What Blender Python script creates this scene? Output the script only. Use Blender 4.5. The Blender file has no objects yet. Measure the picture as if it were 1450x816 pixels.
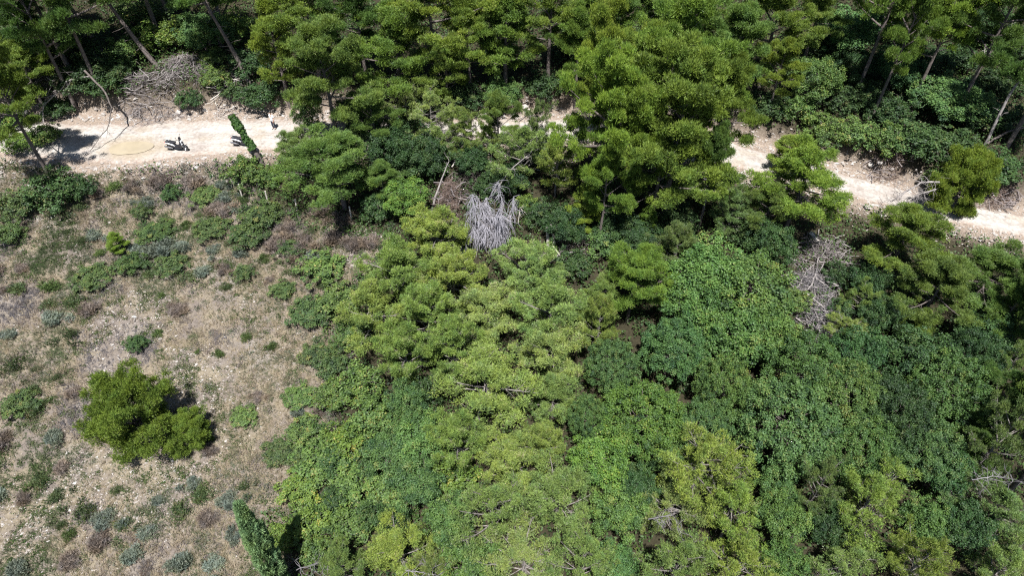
import bpy, bmesh, math
import numpy as np
from mathutils import Vector, Matrix, Quaternion

# ------------------------------------------------------------------ camera, light, exposure
S = bpy.context.scene
COL = S.collection
PI = math.pi
F_PX = 1000.0
CAM = np.array([0.0, 0.0, 36.0])
PITCH = math.radians(46.0)
FW = np.array([0.0, math.cos(PITCH), -math.sin(PITCH)])
UP = np.array([0.0, math.sin(PITCH), math.cos(PITCH)])
RT = np.array([1.0, 0.0, 0.0])

cam_data = bpy.data.cameras.new('camera')
cam = bpy.data.objects.new('camera', cam_data)
COL.objects.link(cam)
cam.location = CAM.tolist()
cam.rotation_euler = (PI / 2 - PITCH, 0, 0)
cam_data.sensor_width = 36.0
cam_data.lens = 36.0 * F_PX / 1450.0
cam_data.clip_end = 2000.0
S.camera = cam

SUN_DIR = FW + RT * 0.02 - UP * 0.40          # the drone flies with the sun behind it
SUN_DIR = SUN_DIR / np.linalg.norm(SUN_DIR)
sun_data = bpy.data.lights.new('sun', 'SUN')
sun_data.energy = 5.0
sun_data.angle = math.radians(0.5)
sun_data.color = (1.0, 0.98, 0.96)
sun = bpy.data.objects.new('sun', sun_data)
COL.objects.link(sun)
sun.rotation_euler = Vector(SUN_DIR).to_track_quat('-Z', 'Y').to_euler()
sun.location = (0, -20, 80)

W = bpy.data.worlds.new('World')
S.world = W
W.use_nodes = True
wn = W.node_tree
sky = wn.nodes.new('ShaderNodeTexSky')
sky.sky_type = 'NISHITA'
sky.sun_disc = False
sky.sun_elevation = math.asin(-SUN_DIR[2])
sky.sun_rotation = math.atan2(-SUN_DIR[0], -SUN_DIR[1])
sky.air_density = 1.0
sky.dust_density = 0.6
bgn = wn.nodes['Background']
bgn.inputs['Strength'].default_value = 0.05
wn.links.new(sky.outputs[0], bgn.inputs['Color'])

S.view_settings.view_transform = 'Standard'
S.view_settings.look = 'None'
S.view_settings.exposure = 1.1
S.view_settings.gamma = 1.0
S.cycles.max_bounces = 5
S.cycles.diffuse_bounces = 2
S.cycles.transmission_bounces = 3
S.cycles.use_denoising = False
S.cycles.filter_width = 1.2

# ------------------------------------------------------------------ small maths
RNG = np.random.default_rng(7)

def nrm(v):
    return v / np.maximum(np.linalg.norm(v, axis=-1, keepdims=True), 1e-9)

def hash2(ix, iy, seed):
    h = (ix.astype(np.int64) * 374761393 + iy.astype(np.int64) * 668265263 + seed * 974711) & 0x7fffffff
    h = ((h ^ (h >> 13)) * 1274126177) & 0x7fffffff
    return ((h ^ (h >> 16)) & 0xffff) / 65535.0

def vnoise(x, y, seed=0):
    x = np.asarray(x, float); y = np.asarray(y, float)
    ix = np.floor(x); iy = np.floor(y)
    fx = x - ix; fy = y - iy
    fx = fx * fx * (3 - 2 * fx); fy = fy * fy * (3 - 2 * fy)
    a = hash2(ix, iy, seed); b = hash2(ix + 1, iy, seed)
    c = hash2(ix, iy + 1, seed); d = hash2(ix + 1, iy + 1, seed)
    return (a * (1 - fx) + b * fx) * (1 - fy) + (c * (1 - fx) + d * fx) * fy

def fbm(x, y, seed=0, octv=4):
    s = 0; a = 0.5
    for k in range(octv):
        s = s + a * vnoise(x * 2 ** k, y * 2 ** k, seed + 17 * k)
        a *= 0.5
    return s / (1 - 0.5 ** octv)

def smooth(a, b, x):
    t = np.clip((x - a) / (b - a), 0, 1)
    return t * t * (3 - 2 * t)

# ------------------------------------------------------------------ hillside shape
def base_z(x, y):
    x = np.asarray(x, float); y = np.asarray(y, float)
    s = 0.25 * (y - 52)
    s = np.where(y > 85, 0.25 * 33 + 0.17 * (y - 85), s)
    s = np.where(y < 5, 0.25 * -47 + 0.12 * (y - 5), s)
    return s + 1.1 * (vnoise(x / 19 + 3.3, y / 17 + 1.7, 5) - 0.5) + 0.5 * (vnoise(x / 6, y / 6, 9) - 0.5)

def pix_ray(px, py):
    d = FW + RT * ((px - 725.0) / F_PX) + UP * ((408.0 - py) / F_PX)
    return d / np.linalg.norm(d)

def march(px, py, zf, h):
    d = pix_ray(px, py)
    lo, hi = 15.0, 220.0
    for _ in range(40):
        m = 0.5 * (lo + hi)
        p = CAM + d * m
        if p[2] - float(zf(p[0], p[1])) - h > 0: lo = m
        else: hi = m
    return CAM + d * (0.5 * (lo + hi))

# road centre line: places seen in the photograph, carried onto the slope; last value is half its width in metres
ROAD_PX = [(-420, 190, 2.4), (-200, 186, 2.4), (-60, 186, 2.5), (60, 196, 3.1), (140, 203, 3.7), (230, 199, 3.5), (320, 193, 3.2), (400, 190, 2.6), (480, 189, 2.2),
           (560, 187, 2.0), (640, 185, 1.9), (720, 184, 1.9), (800, 184, 1.9), (880, 189, 1.9), (960, 201, 1.9), (1040, 219, 1.9),
           (1110, 237, 1.9), (1210, 266, 1.65), (1300, 289, 1.6), (1400, 311, 1.6), (1500, 330, 1.6), (1700, 362, 1.8), (2000, 400, 1.8)]
_rp = np.array([march(a, b, base_z, 0.0) for a, b, c in ROAD_PX])
_rw = np.array([c for a, b, c in ROAD_PX])
_t = np.linspace(0, len(_rp) - 1, 400)
def _spl(v):
    k = np.arange(len(v))
    out = np.interp(_t, k, v)
    ker = np.ones(15) / 15
    return np.convolve(np.pad(out, 7, mode='edge'), ker, 'valid')
RX, RY, RZ, RW = _spl(_rp[:, 0]), _spl(_rp[:, 1]), _spl(_rp[:, 2]), _spl(_rw)
_tx, _ty = np.gradient(RX), np.gradient(RY)
_l = np.hypot(_tx, _ty); _tx /= _l; _ty /= _l

def road_info(x, y):
    """signed distance to the road centre (uphill positive), road height and half width at the nearest point"""
    x = np.atleast_1d(np.asarray(x, float)).ravel(); y = np.atleast_1d(np.asarray(y, float)).ravel()
    d = np.empty(len(x)); z = np.empty(len(x)); w = np.empty(len(x))
    for i in range(0, len(x), 20000):
        dx = x[i:i + 20000, None] - RX; dy = y[i:i + 20000, None] - RY
        j = np.argmin(dx * dx + dy * dy, 1); r = np.arange(len(j))
        sd = dy[r, j] * _tx[j] - dx[r, j] * _ty[j]
        d[i:i + 20000] = np.sign(sd) * np.hypot(dx[r, j], dy[r, j]); z[i:i + 20000] = RZ[j]; w[i:i + 20000] = RW[j]
    return d, z, w

def terrain(x, y):
    shp = np.shape(x)
    xx = np.atleast_1d(np.asarray(x, float)).ravel(); yy = np.atleast_1d(np.asarray(y, float)).ravel()
    d, zr, w = road_info(xx, yy)
    b = base_z(xx, yy)
    up = smooth(0.0, 1.6, d - w) * (1 - smooth(3.0, 14.0, d - w)) * 1.2      # the cut bank above the road
    b = b + up
    k = smooth(0.5, 2.6, np.abs(d) - w)
    z = zr * (1 - k) + b * k
    rough = smooth(0.3, 1.5, np.abs(d) - w)
    z = z + rough * (0.28 * (fbm(xx / 1.7, yy / 1.7, 21, 3) - 0.5))
    return z.reshape(shp) if shp else float(z[0])

def ground(px, py, h=0.0):
    return march(px, py, terrain, h)

def px_per_m(p):
    return F_PX / float(np.dot(p - CAM, FW))

def ray_at_y(px, py, y):
    d = pix_ray(px, py)
    return CAM + d * ((y - CAM[1]) / d[1])

def in_poly(x, y, poly):
    c = np.zeros(len(x), bool); n = len(poly)
    for i in range(n):
        x1, y1 = poly[i]; x2, y2 = poly[(i + 1) % n]
        hit = ((y1 > y) != (y2 > y)) & (x < (x2 - x1) * (y - y1) / (y2 - y1 + 1e-12) + x1)
        c ^= hit
    return c

def poly_dist(x, y, poly):
    best = np.full(len(x), 1e9); n = len(poly)
    for i in range(n):
        a = np.array(poly[i]); b = np.array(poly[(i + 1) % n]); e = b - a
        t = np.clip(((x - a[0]) * e[0] + (y - a[1]) * e[1]) / (e @ e), 0, 1)
        best = np.minimum(best, np.hypot(x - a[0] - t * e[0], y - a[1] - t * e[1]))
    return np.where(in_poly(x, y, poly), best, -best)

CLEAR_PX = [(-260, 262), (20, 232), (130, 236), (330, 244), (400, 300), (470, 318), (555, 340), (530, 395), (460, 430), (475, 480),
            (480, 530), (460, 590), (440, 640), (425, 700), (385, 745), (400, 860), (-60, 900), (-300, 900), (-420, 500)]
CLEAR = [tuple(ground(a, b)[:2]) for a, b in CLEAR_PX]

# ------------------------------------------------------------------ mesh helpers
def mesh_np(name, V, Fc, rnd=None, flat=False):
    V = np.ascontiguousarray(V, np.float32); Fc = np.ascontiguousarray(Fc, np.int32)
    me = bpy.data.meshes.new(name)
    k = Fc.shape[1]; m = len(Fc)
    me.vertices.add(len(V)); me.vertices.foreach_set('co', V.ravel())
    me.loops.add(m * k); me.loops.foreach_set('vertex_index', Fc.ravel())
    me.polygons.add(m); me.polygons.foreach_set('loop_start', np.arange(0, m * k, k, dtype=np.int32))
    if rnd is not None:
        a = me.attributes.new('rnd', 'FLOAT', 'FACE')
        a.data.foreach_set('value', np.ascontiguousarray(rnd, np.float32))
    me.update(calc_edges=True)
    if flat: me.shade_flat()
    return me

class Acc:
    def __init__(s): s.V = []; s.F = []; s.R = []; s.n = 0
    def add(s, V, Fc, rnd=None):
        V = np.asarray(V, float).reshape(-1, 3); Fc = np.asarray(Fc, int)
        s.V.append(V); s.F.append(Fc + s.n); s.n += len(V)
        s.R.append(np.full(len(Fc), 0.5) if rnd is None else np.broadcast_to(rnd, (len(Fc),)))
    def mesh(s, name, flat=False):
        return mesh_np(name, np.concatenate(s.V), np.concatenate(s.F), np.concatenate(s.R), flat)

def tube(acc, pts, rad, sides=6, rnd=0.5):
    """a bent tapered tube of quads through pts"""
    P = np.asarray(pts, float); n = len(P)
    rad = np.broadcast_to(np.asarray(rad, float), (n,))
    T = nrm(np.gradient(P, axis=0))
    ref = np.array([0.31, 0.17, 0.93]) if abs(T[0][2]) < 0.8 else np.array([0.9, 0.3, 0.1])
    A = nrm(np.cross(T, ref)); B = np.cross(T, A)
    th = np.arange(sides) * 2 * PI / sides
    ring = P[:, None, :] + rad[:, None, None] * (np.cos(th)[None, :, None] * A[:, None, :] + np.sin(th)[None, :, None] * B[:, None, :])
    V = ring.reshape(-1, 3)
    i = np.arange(n - 1)[:, None] * sides; j = np.arange(sides)[None, :]; j2 = (j + 1) % sides
    Fc = np.stack([i + j, i + j2, i + sides + j2, i + sides + j], -1).reshape(-1, 4)
    acc.add(V, Fc, rnd)

def blades(P, D, nb, L, Wd, rng, spread=0.7):
    """bunches of nb thin triangles rising from each point P about direction D"""
    N = len(P)
    d = nrm(D[:, None, :] + rng.normal(0, spread, (N, nb, 3)))
    side = nrm(np.cross(d, rng.normal(size=(N, nb, 3))))
    l = L * rng.uniform(0.7, 1.25, (N, nb, 1)); w = Wd * rng.uniform(0.7, 1.3, (N, nb, 1)) * 0.5
    b = P[:, None, :]
    V = np.stack([b - side * w, b + side * w, b + d * l], 2).reshape(-1, 3)
    return V, np.arange(len(V)).reshape(-1, 3)

def leaf_quads(P, Nn, L, Wd, rng):
    N = len(P)
    t = nrm(np.cross(Nn, rng.normal(size=(N, 3)))); s = np.cross(Nn, t)
    l = L * rng.uniform(0.7, 1.3, (N, 1)) * 0.5; w = Wd * rng.uniform(0.7, 1.3, (N, 1)) * 0.5
    fold = Nn * w * 0.35
    V = np.stack([P - t * l, P + s * w + fold, P + t * l, P - s * w + fold], 1).reshape(-1, 3)
    return V, np.arange(len(V)).reshape(-1, 4)

# ------------------------------------------------------------------ materials
def new_mat(name):
    m = bpy.data.materials.new(name); m.use_nodes = True
    nt = m.node_tree
    for n in list(nt.nodes): nt.nodes.remove(n)
    return m, nt

def N(nt, typ, **kw):
    n = nt.nodes.new(typ)
    for k, v in kw.items(): setattr(n, k, v)
    return n

def mix_col(nt, fac, a, b, blend='MIX'):
    n = N(nt, 'ShaderNodeMix', data_type='RGBA', blend_type=blend)
    for s, v in ((n.inputs[0], fac), (n.inputs[6], a), (n.inputs[7], b)):
        if hasattr(v, 'links'): nt.links.new(v, s)
        else: s.default_value = v if not isinstance(v, tuple) else (*v, 1.0) if len(v) == 3 else v
    return n.outputs[2]

def ramp(nt, fac, stops):
    n = N(nt, 'ShaderNodeValToRGB')
    e = n.color_ramp.elements
    while len(e) < len(stops): e.new(0.5)
    for el, (p, c) in zip(e, stops):
        el.position = p; el.color = (*c, 1.0)
    nt.links.new(fac, n.inputs[0])
    return n.outputs[0]

def noise_fac(nt, scale, detail=3.0, rough=0.55, coord='Object', dist=0.0):
    tc = N(nt, 'ShaderNodeTexCoord')
    n = N(nt, 'ShaderNodeTexNoise')
    n.inputs['Scale'].default_value = scale; n.inputs['Detail'].default_value = detail
    n.inputs['Roughness'].default_value = rough; n.inputs['Distortion'].default_value = dist
    nt.links.new(tc.outputs[coord], n.inputs['Vector'])
    return n.outputs['Fac']

def foliage_mat(name, dark, light, extra, trans=0.3, rough=0.6, gloss=0.02):
    """leaf colour: a ramp over each leaf's own random value, tinted by the plant's own object colour"""
    m, nt = new_mat(name)
    at = N(nt, 'ShaderNodeAttribute', attribute_name='rnd')
    c = ramp(nt, at.outputs['Fac'], [(0.0, dark), (0.55, light), (0.93, light), (1.0, extra)])
    hv = ramp(nt, noise_fac(nt, 0.9, 4.0, 0.7), [(0.32, (0.80, 0.92, 1.1)), (0.5, (1, 1, 1)), (0.68, (1.12, 1.06, 0.85))])
    c = mix_col(nt, 1.0, c, hv, 'MULTIPLY')
    oi = N(nt, 'ShaderNodeObjectInfo')
    c = mix_col(nt, 1.0, c, oi.outputs['Color'], 'MULTIPLY')
    d = N(nt, 'ShaderNodeBsdfDiffuse'); t = N(nt, 'ShaderNodeBsdfTranslucent'); g = N(nt, 'ShaderNodeBsdfGlossy')
    g.inputs['Roughness'].default_value = rough
    g.inputs['Color'].default_value = (1, 1, 1, 1)
    nt.links.new(c, d.inputs['Color'])
    ct = mix_col(nt, 1.0, c, (1.15, 1.2, 0.6), 'MULTIPLY')
    nt.links.new(ct, t.inputs['Color'])
    mx = N(nt, 'ShaderNodeMixShader'); mx.inputs[0].default_value = trans
    nt.links.new(d.outputs[0], mx.inputs[1]); nt.links.new(t.outputs[0], mx.inputs[2])
    m2 = N(nt, 'ShaderNodeMixShader'); m2.inputs[0].default_value = gloss
    nt.links.new(mx.outputs[0], m2.inputs[1]); nt.links.new(g.outputs[0], m2.inputs[2])
    o = N(nt, 'ShaderNodeOutputMaterial'); nt.links.new(m2.outputs[0], o.inputs[0])
    return m

def plain_mat(name, col, rough=0.8, var=0.25, scale=6.0, metal=0.0, spec=0.3, bump=0.0, coat=0.0):
    m, nt = new_mat(name)
    p = N(nt, 'ShaderNodeBsdfPrincipled')
    f = noise_fac(nt, scale, 5.0)
    a = tuple(c * (1 - var) for c in col); b = tuple(min(1, c * (1 + var)) for c in col)
    nt.links.new(ramp(nt, f, [(0.3, a), (0.7, b)]), p.inputs['Base Color'])
    p.inputs['Roughness'].default_value = rough; p.inputs['Metallic'].default_value = metal
    p.inputs['Specular IOR Level'].default_value = spec
    p.inputs['Coat Weight'].default_value = coat
    if bump:
        bp = N(nt, 'ShaderNodeBump'); bp.inputs['Strength'].default_value = bump; bp.inputs['Distance'].default_value = 0.05
        nt.links.new(f, bp.inputs['Height']); nt.links.new(bp.outputs[0], p.inputs['Normal'])
    o = N(nt, 'ShaderNodeOutputMaterial'); nt.links.new(p.outputs[0], o.inputs[0])
    return m

M = {}
M['pine'] = foliage_mat('pine_needles', (0.05, 0.09, 0.018), (0.155, 0.235, 0.038), (0.21, 0.27, 0.08), 0.27)
M['pale_pine'] = foliage_mat('pale_pine_needles', (0.055, 0.09, 0.024), (0.19, 0.275, 0.07), (0.26, 0.285, 0.15), 0.27)
M['leaf'] = foliage_mat('broad_leaves', (0.028, 0.065, 0.02), (0.088, 0.162, 0.034), (0.17, 0.205, 0.05), 0.25)
M['bramble'] = foliage_mat('bramble_leaves', (0.028, 0.058, 0.016), (0.10, 0.165, 0.035), (0.22, 0.215, 0.06), 0.28)
M['cypress'] = foliage_mat('cypress_sprays', (0.07, 0.13, 0.055), (0.165, 0.27, 0.115), (0.15, 0.21, 0.10), 0.2)
M['silver'] = foliage_mat('silver_leaves', (0.10, 0.125, 0.085), (0.17, 0.205, 0.15), (0.22, 0.23, 0.18), 0.2)
M['dry'] = foliage_mat('dry_stems', (0.11, 0.09, 0.075), (0.20, 0.165, 0.13), (0.28, 0.235, 0.17), 0.15)
M['bark'] = plain_mat('pine_bark', (0.12, 0.10, 0.09), 0.9, 0.45, 5.0, bump=0.6)
M['pale_bark'] = plain_mat('grey_twiggy_bark', (0.19, 0.17, 0.155), 0.9, 0.4, 3.0)
M['dead_wood'] = plain_mat('dead_wood', (0.21, 0.19, 0.18), 0.85, 0.45, 4.0)
M['pale_wood'] = plain_mat('bleached_wood', (0.45, 0.41, 0.365), 0.8, 0.2, 4.0)
M['dark_wood'] = plain_mat('dark_dead_wood', (0.10, 0.085, 0.075), 0.9, 0.35, 4.0)
M['twig'] = plain_mat('brushwood', (0.19, 0.165, 0.16), 0.9, 0.4, 1.2)
M['red_twig'] = plain_mat('rusty_brushwood', (0.16, 0.115, 0.095), 0.9, 0.35, 1.2)

# ------------------------------------------------------------------ object helpers
def obj(name, me, mat=None, parent=None, loc=None):
    o = bpy.data.objects.new(name, me)
    COL.objects.link(o)
    if mat is not None and len(me.materials) == 0: me.materials.append(mat)
    if parent is not None: o.parent = parent
    if loc is not None: o.location = tuple(float(v) for v in loc)
    return o

def tag(o, label, cat, group=None, kind=None):
    if label: o['label'] = label
    if cat: o['category'] = cat
    if group: o['group'] = group
    if kind: o['kind'] = kind
    return o

def empty(name, loc, label, cat, group=None):
    o = bpy.data.objects.new(name, None)
    COL.objects.link(o)
    o.location = tuple(float(v) for v in loc); o.empty_display_size = 0.3
    return tag(o, label, cat, group)

# ------------------------------------------------------------------ the ground
def build_terrain():
    def axis(lo, hi, step, far_lo, far_hi):
        mid = np.arange(lo, hi + 1e-6, step)
        g = step * 1.35 ** np.arange(1, 60)
        a = lo - np.cumsum(g); b = hi + np.cumsum(g)
        return np.concatenate([a[a > far_lo][::-1], mid, b[b < far_hi]])
    xs = axis(-62, 62, 0.5, -420, 420); ys = axis(8, 92, 0.45, -200, 520)
    X, Y = np.meshgrid(xs, ys)
    Z = terrain(X, Y)
    nx, ny = len(xs), len(ys)
    V = np.stack([X, Y, Z], -1).reshape(-1, 3)
    i = (np.arange(ny - 1)[:, None] * nx + np.arange(nx - 1)[None, :]).ravel()
    Fc = np.stack([i, i + 1, i + nx + 1, i + nx], -1)
    me = mesh_np('hillside', V, Fc)
    d, zr, w = road_info(V[:, 0], V[:, 1])
    e = np.abs(d) - w
    bank = np.where(d > 0, 1 - smooth(0.5, 2.4, e), 1 - smooth(0.3, 2.0, e))
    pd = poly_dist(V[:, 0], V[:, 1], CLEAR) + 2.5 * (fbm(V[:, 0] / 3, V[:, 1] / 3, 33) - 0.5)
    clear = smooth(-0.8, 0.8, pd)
    for nm, val in (('bank', bank), ('clearing', clear)):
        a = me.attributes.new(nm, 'FLOAT', 'POINT'); a.data.foreach_set('value', val.astype(np.float32))
    m, nt = new_mat('hillside_soil')
    p = N(nt, 'ShaderNodeBsdfPrincipled'); p.inputs['Roughness'].default_value = 0.95; p.inputs['Specular IOR Level'].default_value = 0.1
    fine = noise_fac(nt, 5.0, 8.0, 0.7); mid_ = noise_fac(nt, 0.55, 6.0, 0.65); big = noise_fac(nt, 0.17, 5.0, 0.6); vf = noise_fac(nt, 11.0, 4.0, 0.75)
    litter = ramp(nt, fine, [(0.25, (0.016, 0.014, 0.009)), (0.55, (0.036, 0.032, 0.019)), (0.8, (0.07, 0.06, 0.038))])  # very dark litter: forest floor shade put into the colour
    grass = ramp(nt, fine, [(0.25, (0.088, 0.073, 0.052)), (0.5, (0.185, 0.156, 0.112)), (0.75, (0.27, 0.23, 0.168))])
    grey = ramp(nt, fine, [(0.25, (0.075, 0.064, 0.055)), (0.5, (0.145, 0.122, 0.104)), (0.75, (0.21, 0.18, 0.155))])
    stone = ramp(nt, vf, [(0.3, (0.11, 0.093, 0.08)), (0.5, (0.19, 0.168, 0.145)), (0.7, (0.31, 0.28, 0.25))])
    f1 = ramp(nt, mid_, [(0.42, (0, 0, 0)), (0.58, (1, 1, 1))])
    f2 = ramp(nt, big, [(0.56, (0, 0, 0)), (0.68, (1, 1, 1))])
    dry = mix_col(nt, f1, grass, grey)
    dry = mix_col(nt, f2, dry, stone)
    red = ramp(nt, fine, [(0.25, (0.13, 0.092, 0.074)), (0.5, (0.24, 0.192, 0.152)), (0.75, (0.38, 0.318, 0.268))])
    ac = N(nt, 'ShaderNodeAttribute', attribute_name='clearing'); ab = N(nt, 'ShaderNodeAttribute', attribute_name='bank')
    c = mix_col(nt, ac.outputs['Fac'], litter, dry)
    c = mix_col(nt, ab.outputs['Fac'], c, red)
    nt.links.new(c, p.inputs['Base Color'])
    b = N(nt, 'ShaderNodeBump'); b.inputs['Strength'].default_value = 0.9; b.inputs['Distance'].default_value = 0.12
    nt.links.new(fine, b.inputs['Height']); nt.links.new(b.outputs[0], p.inputs['Normal'])
    o = N(nt, 'ShaderNodeOutputMaterial'); nt.links.new(p.outputs[0], o.inputs[0])
    tag(obj('hillside', me, m), 'sloping hillside ground of dry soil, litter and pale stone', None, None, 'structure')

def build_road():
    n, k = len(RX), 25
    # resample along the length
    s = np.concatenate([[0], np.cumsum(np.hypot(np.diff(RX), np.diff(RY)))])
    q = np.arange(0, s[-1], 0.25)
    x, y, z, w = (np.interp(q, s, v) for v in (RX, RY, RZ, RW))
    tx, ty = np.gradient(x), np.gradient(y); l = np.hypot(tx, ty); tx /= l; ty /= l
    wl = w * (0.93 + 0.35 * (fbm(q / 2.2, q * 0 + 3, 3) - 0.5)) ; wr = w * (0.93 + 0.35 * (fbm(q / 2.0, q * 0 + 9, 4) - 0.5))
    u = np.linspace(-1, 1, k)
    off = np.where(u[None, :] < 0, u[None, :] * wr[:, None], u[None, :] * wl[:, None])
    X = x[:, None] - ty[:, None] * off; Y = y[:, None] + tx[:, None] * off
    rut = -0.05 * (np.exp(-((np.abs(off) - 0.75) / 0.3) ** 2)) + 0.05 * (fbm(X / 1.3, Y / 1.3, 8) - 0.5)
    Zr = terrain(X, Y) + 0.07 + rut * (1 - u[None, :] ** 4) - 0.16 * np.abs(u[None, :]) ** 10
    V = np.stack([X, Y, Zr], -1).reshape(-1, 3)
    i = (np.arange(len(q) - 1)[:, None] * k + np.arange(k - 1)[None, :]).ravel()
    me = mesh_np('dirt_road', V, np.stack([i, i + k, i + k + 1, i + 1], -1)[:, ::-1])
    ea = me.attributes.new('edge', 'FLOAT', 'POINT'); ea.data.foreach_set('value', np.repeat(np.abs(u)[None, :], len(q), 0).ravel().astype(np.float32))
    pc = ground(186, 211)
    pr = np.hypot((X - pc[0]) / 2.3, (Y - pc[1]) / 1.5) + 0.7 * (fbm(X / 0.7, Y / 0.7, 77) - 0.5)
    mud = (1 - smooth(0.7, 1.6, pr)) * 0.95 + 0.5 * smooth(0.6, 0.72, fbm(X / 1.5 + 5, Y / 0.8, 78))
    ma = me.attributes.new('mud', 'FLOAT', 'POINT'); ma.data.foreach_set('value', np.clip(mud, 0, 1).ravel().astype(np.float32))
    m, nt = new_mat('pale_gravel')
    p = N(nt, 'ShaderNodeBsdfPrincipled'); p.inputs['Roughness'].default_value = 0.95; p.inputs['Specular IOR Level'].default_value = 0.1
    f = noise_fac(nt, 4.0, 8.0, 0.7); g = noise_fac(nt, 0.45, 5.0, 0.6)
    a = ramp(nt, f, [(0.25, (0.235, 0.215, 0.19)), (0.5, (0.355, 0.333, 0.302)), (0.75, (0.45, 0.43, 0.40))])
    b = ramp(nt, f, [(0.25, (0.17, 0.142, 0.122)), (0.5, (0.28, 0.245, 0.218)), (0.75, (0.38, 0.347, 0.318))])
    base = mix_col(nt, ramp(nt, g, [(0.48, (0, 0, 0)), (0.66, (1, 1, 1))]), a, b)
    # trodden stones and darker damp streaks, drawn out along the track
    tc = N(nt, 'ShaderNodeTexCoord'); mp = N(nt, 'ShaderNodeMapping'); mp.inputs['Scale'].default_value = (0.35, 1.6, 1.0)
    st = N(nt, 'ShaderNodeTexNoise'); st.inputs['Scale'].default_value = 1.6; st.inputs['Detail'].default_value = 6.0; st.inputs['Roughness'].default_value = 0.7
    nt.links.new(tc.outputs['Object'], mp.inputs[0]); nt.links.new(mp.outputs[0], st.inputs['Vector'])
    base = mix_col(nt, ramp(nt, st.outputs['Fac'], [(0.54, (0, 0, 0)), (0.66, (0.75, 0.75, 0.75))]), base, ramp(nt, f, [(0.3, (0.13, 0.11, 0.10)), (0.7, (0.27, 0.235, 0.215))]))
    rd = N(nt, 'ShaderNodeAttribute', attribute_name='edge')
    rr_ = ramp(nt, rd.outputs['Fac'], [(0.0, (0.75, 0.75, 0.75)), (0.16, (0.45, 0.45, 0.45)), (0.28, (0, 0, 0)), (0.46, (0, 0, 0)), (0.6, (0.5, 0.5, 0.5)), (1.0, (0.6, 0.6, 0.6))])
    rm = N(nt, 'ShaderNodeMath', operation='MULTIPLY'); nt.links.new(rr_, rm.inputs[0]); nt.links.new(g, rm.inputs[1])
    base = mix_col(nt, rm.outputs[0], base, ramp(nt, f, [(0.25, (0.15, 0.12, 0.095)), (0.5, (0.255, 0.22, 0.185)), (0.75, (0.37, 0.335, 0.30))]))
    wet = N(nt, 'ShaderNodeAttribute', attribute_name='mud')
    base = mix_col(nt, wet.outputs['Fac'], base, ramp(nt, f, [(0.3, (0.21, 0.17, 0.125)), (0.7, (0.34, 0.29, 0.22))]))
    ed = N(nt, 'ShaderNodeAttribute', attribute_name='edge')
    ad = N(nt, 'ShaderNodeMath', operation='ADD'); nt.links.new(ed.outputs['Fac'], ad.inputs[0]); nt.links.new(noise_fac(nt, 1.1, 6.0, 0.7), ad.inputs[1])
    verge = ramp(nt, f, [(0.25, (0.13, 0.092, 0.074)), (0.5, (0.27, 0.21, 0.17)), (0.75, (0.42, 0.36, 0.31))])
    hf = N(nt, 'ShaderNodeMath', operation='MULTIPLY'); nt.links.new(ad.outputs[0], hf.inputs[0]); hf.inputs[1].default_value = 0.5
    nt.links.new(mix_col(nt, ramp(nt, hf.outputs[0], [(0.60, (0, 0, 0)), (0.74, (1, 1, 1))]), base, verge), p.inputs['Base Color'])
    bp = N(nt, 'ShaderNodeBump'); bp.inputs['Strength'].default_value = 0.7; bp.inputs['Distance'].default_value = 0.06
    nt.links.new(f, bp.inputs['Height']); nt.links.new(bp.outputs[0], p.inputs['Normal'])
    o = N(nt, 'ShaderNodeOutputMaterial'); nt.links.new(p.outputs[0], o.inputs[0])
    tag(obj('dirt_road', me, m), 'pale gravel track cut across the wooded hillside', None, None, 'structure')

def road_top(x, y):
    return terrain(x, y) + 0.07

def build_puddle():
    c = ground(186, 211)
    n = 90; th = np.arange(n) * 2 * PI / n
    r = 1 + 0.3 * (fbm(np.cos(th) * 1.7 + 4, np.sin(th) * 1.7 + 4, 12, 2) - 0.5) + 0.10 * np.sin(2 * th + 0.7) + 0.05 * np.sin(3 * th + 1)
    x = c[0] + 1.7 * r * np.cos(th); y = c[1] + 1.05 * r * np.sin(th)
    z = road_top(c[0], c[1]) + 0.055
    V = [(c[0], c[1], z)] + [(a, b, z) for a, b in zip(x, y)]
    me = mesh_np('puddle', np.array(V), np.array([(0, 1 + i, 1 + (i + 1) % n) for i in range(n)]))
    m = plain_mat('muddy_water', (0.31, 0.262, 0.185), 0.1, 0.12, 0.9, spec=0.5)
    tag(obj('puddle', me, m), 'shallow muddy tan puddle on the pale road', 'puddle', None, 'structure')

# scattered ground cover: nobody could count it
def sample_area(n, x0, x1, y0, y1, rng):
    return rng.uniform(x0, x1, n), rng.uniform(y0, y1, n)

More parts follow.
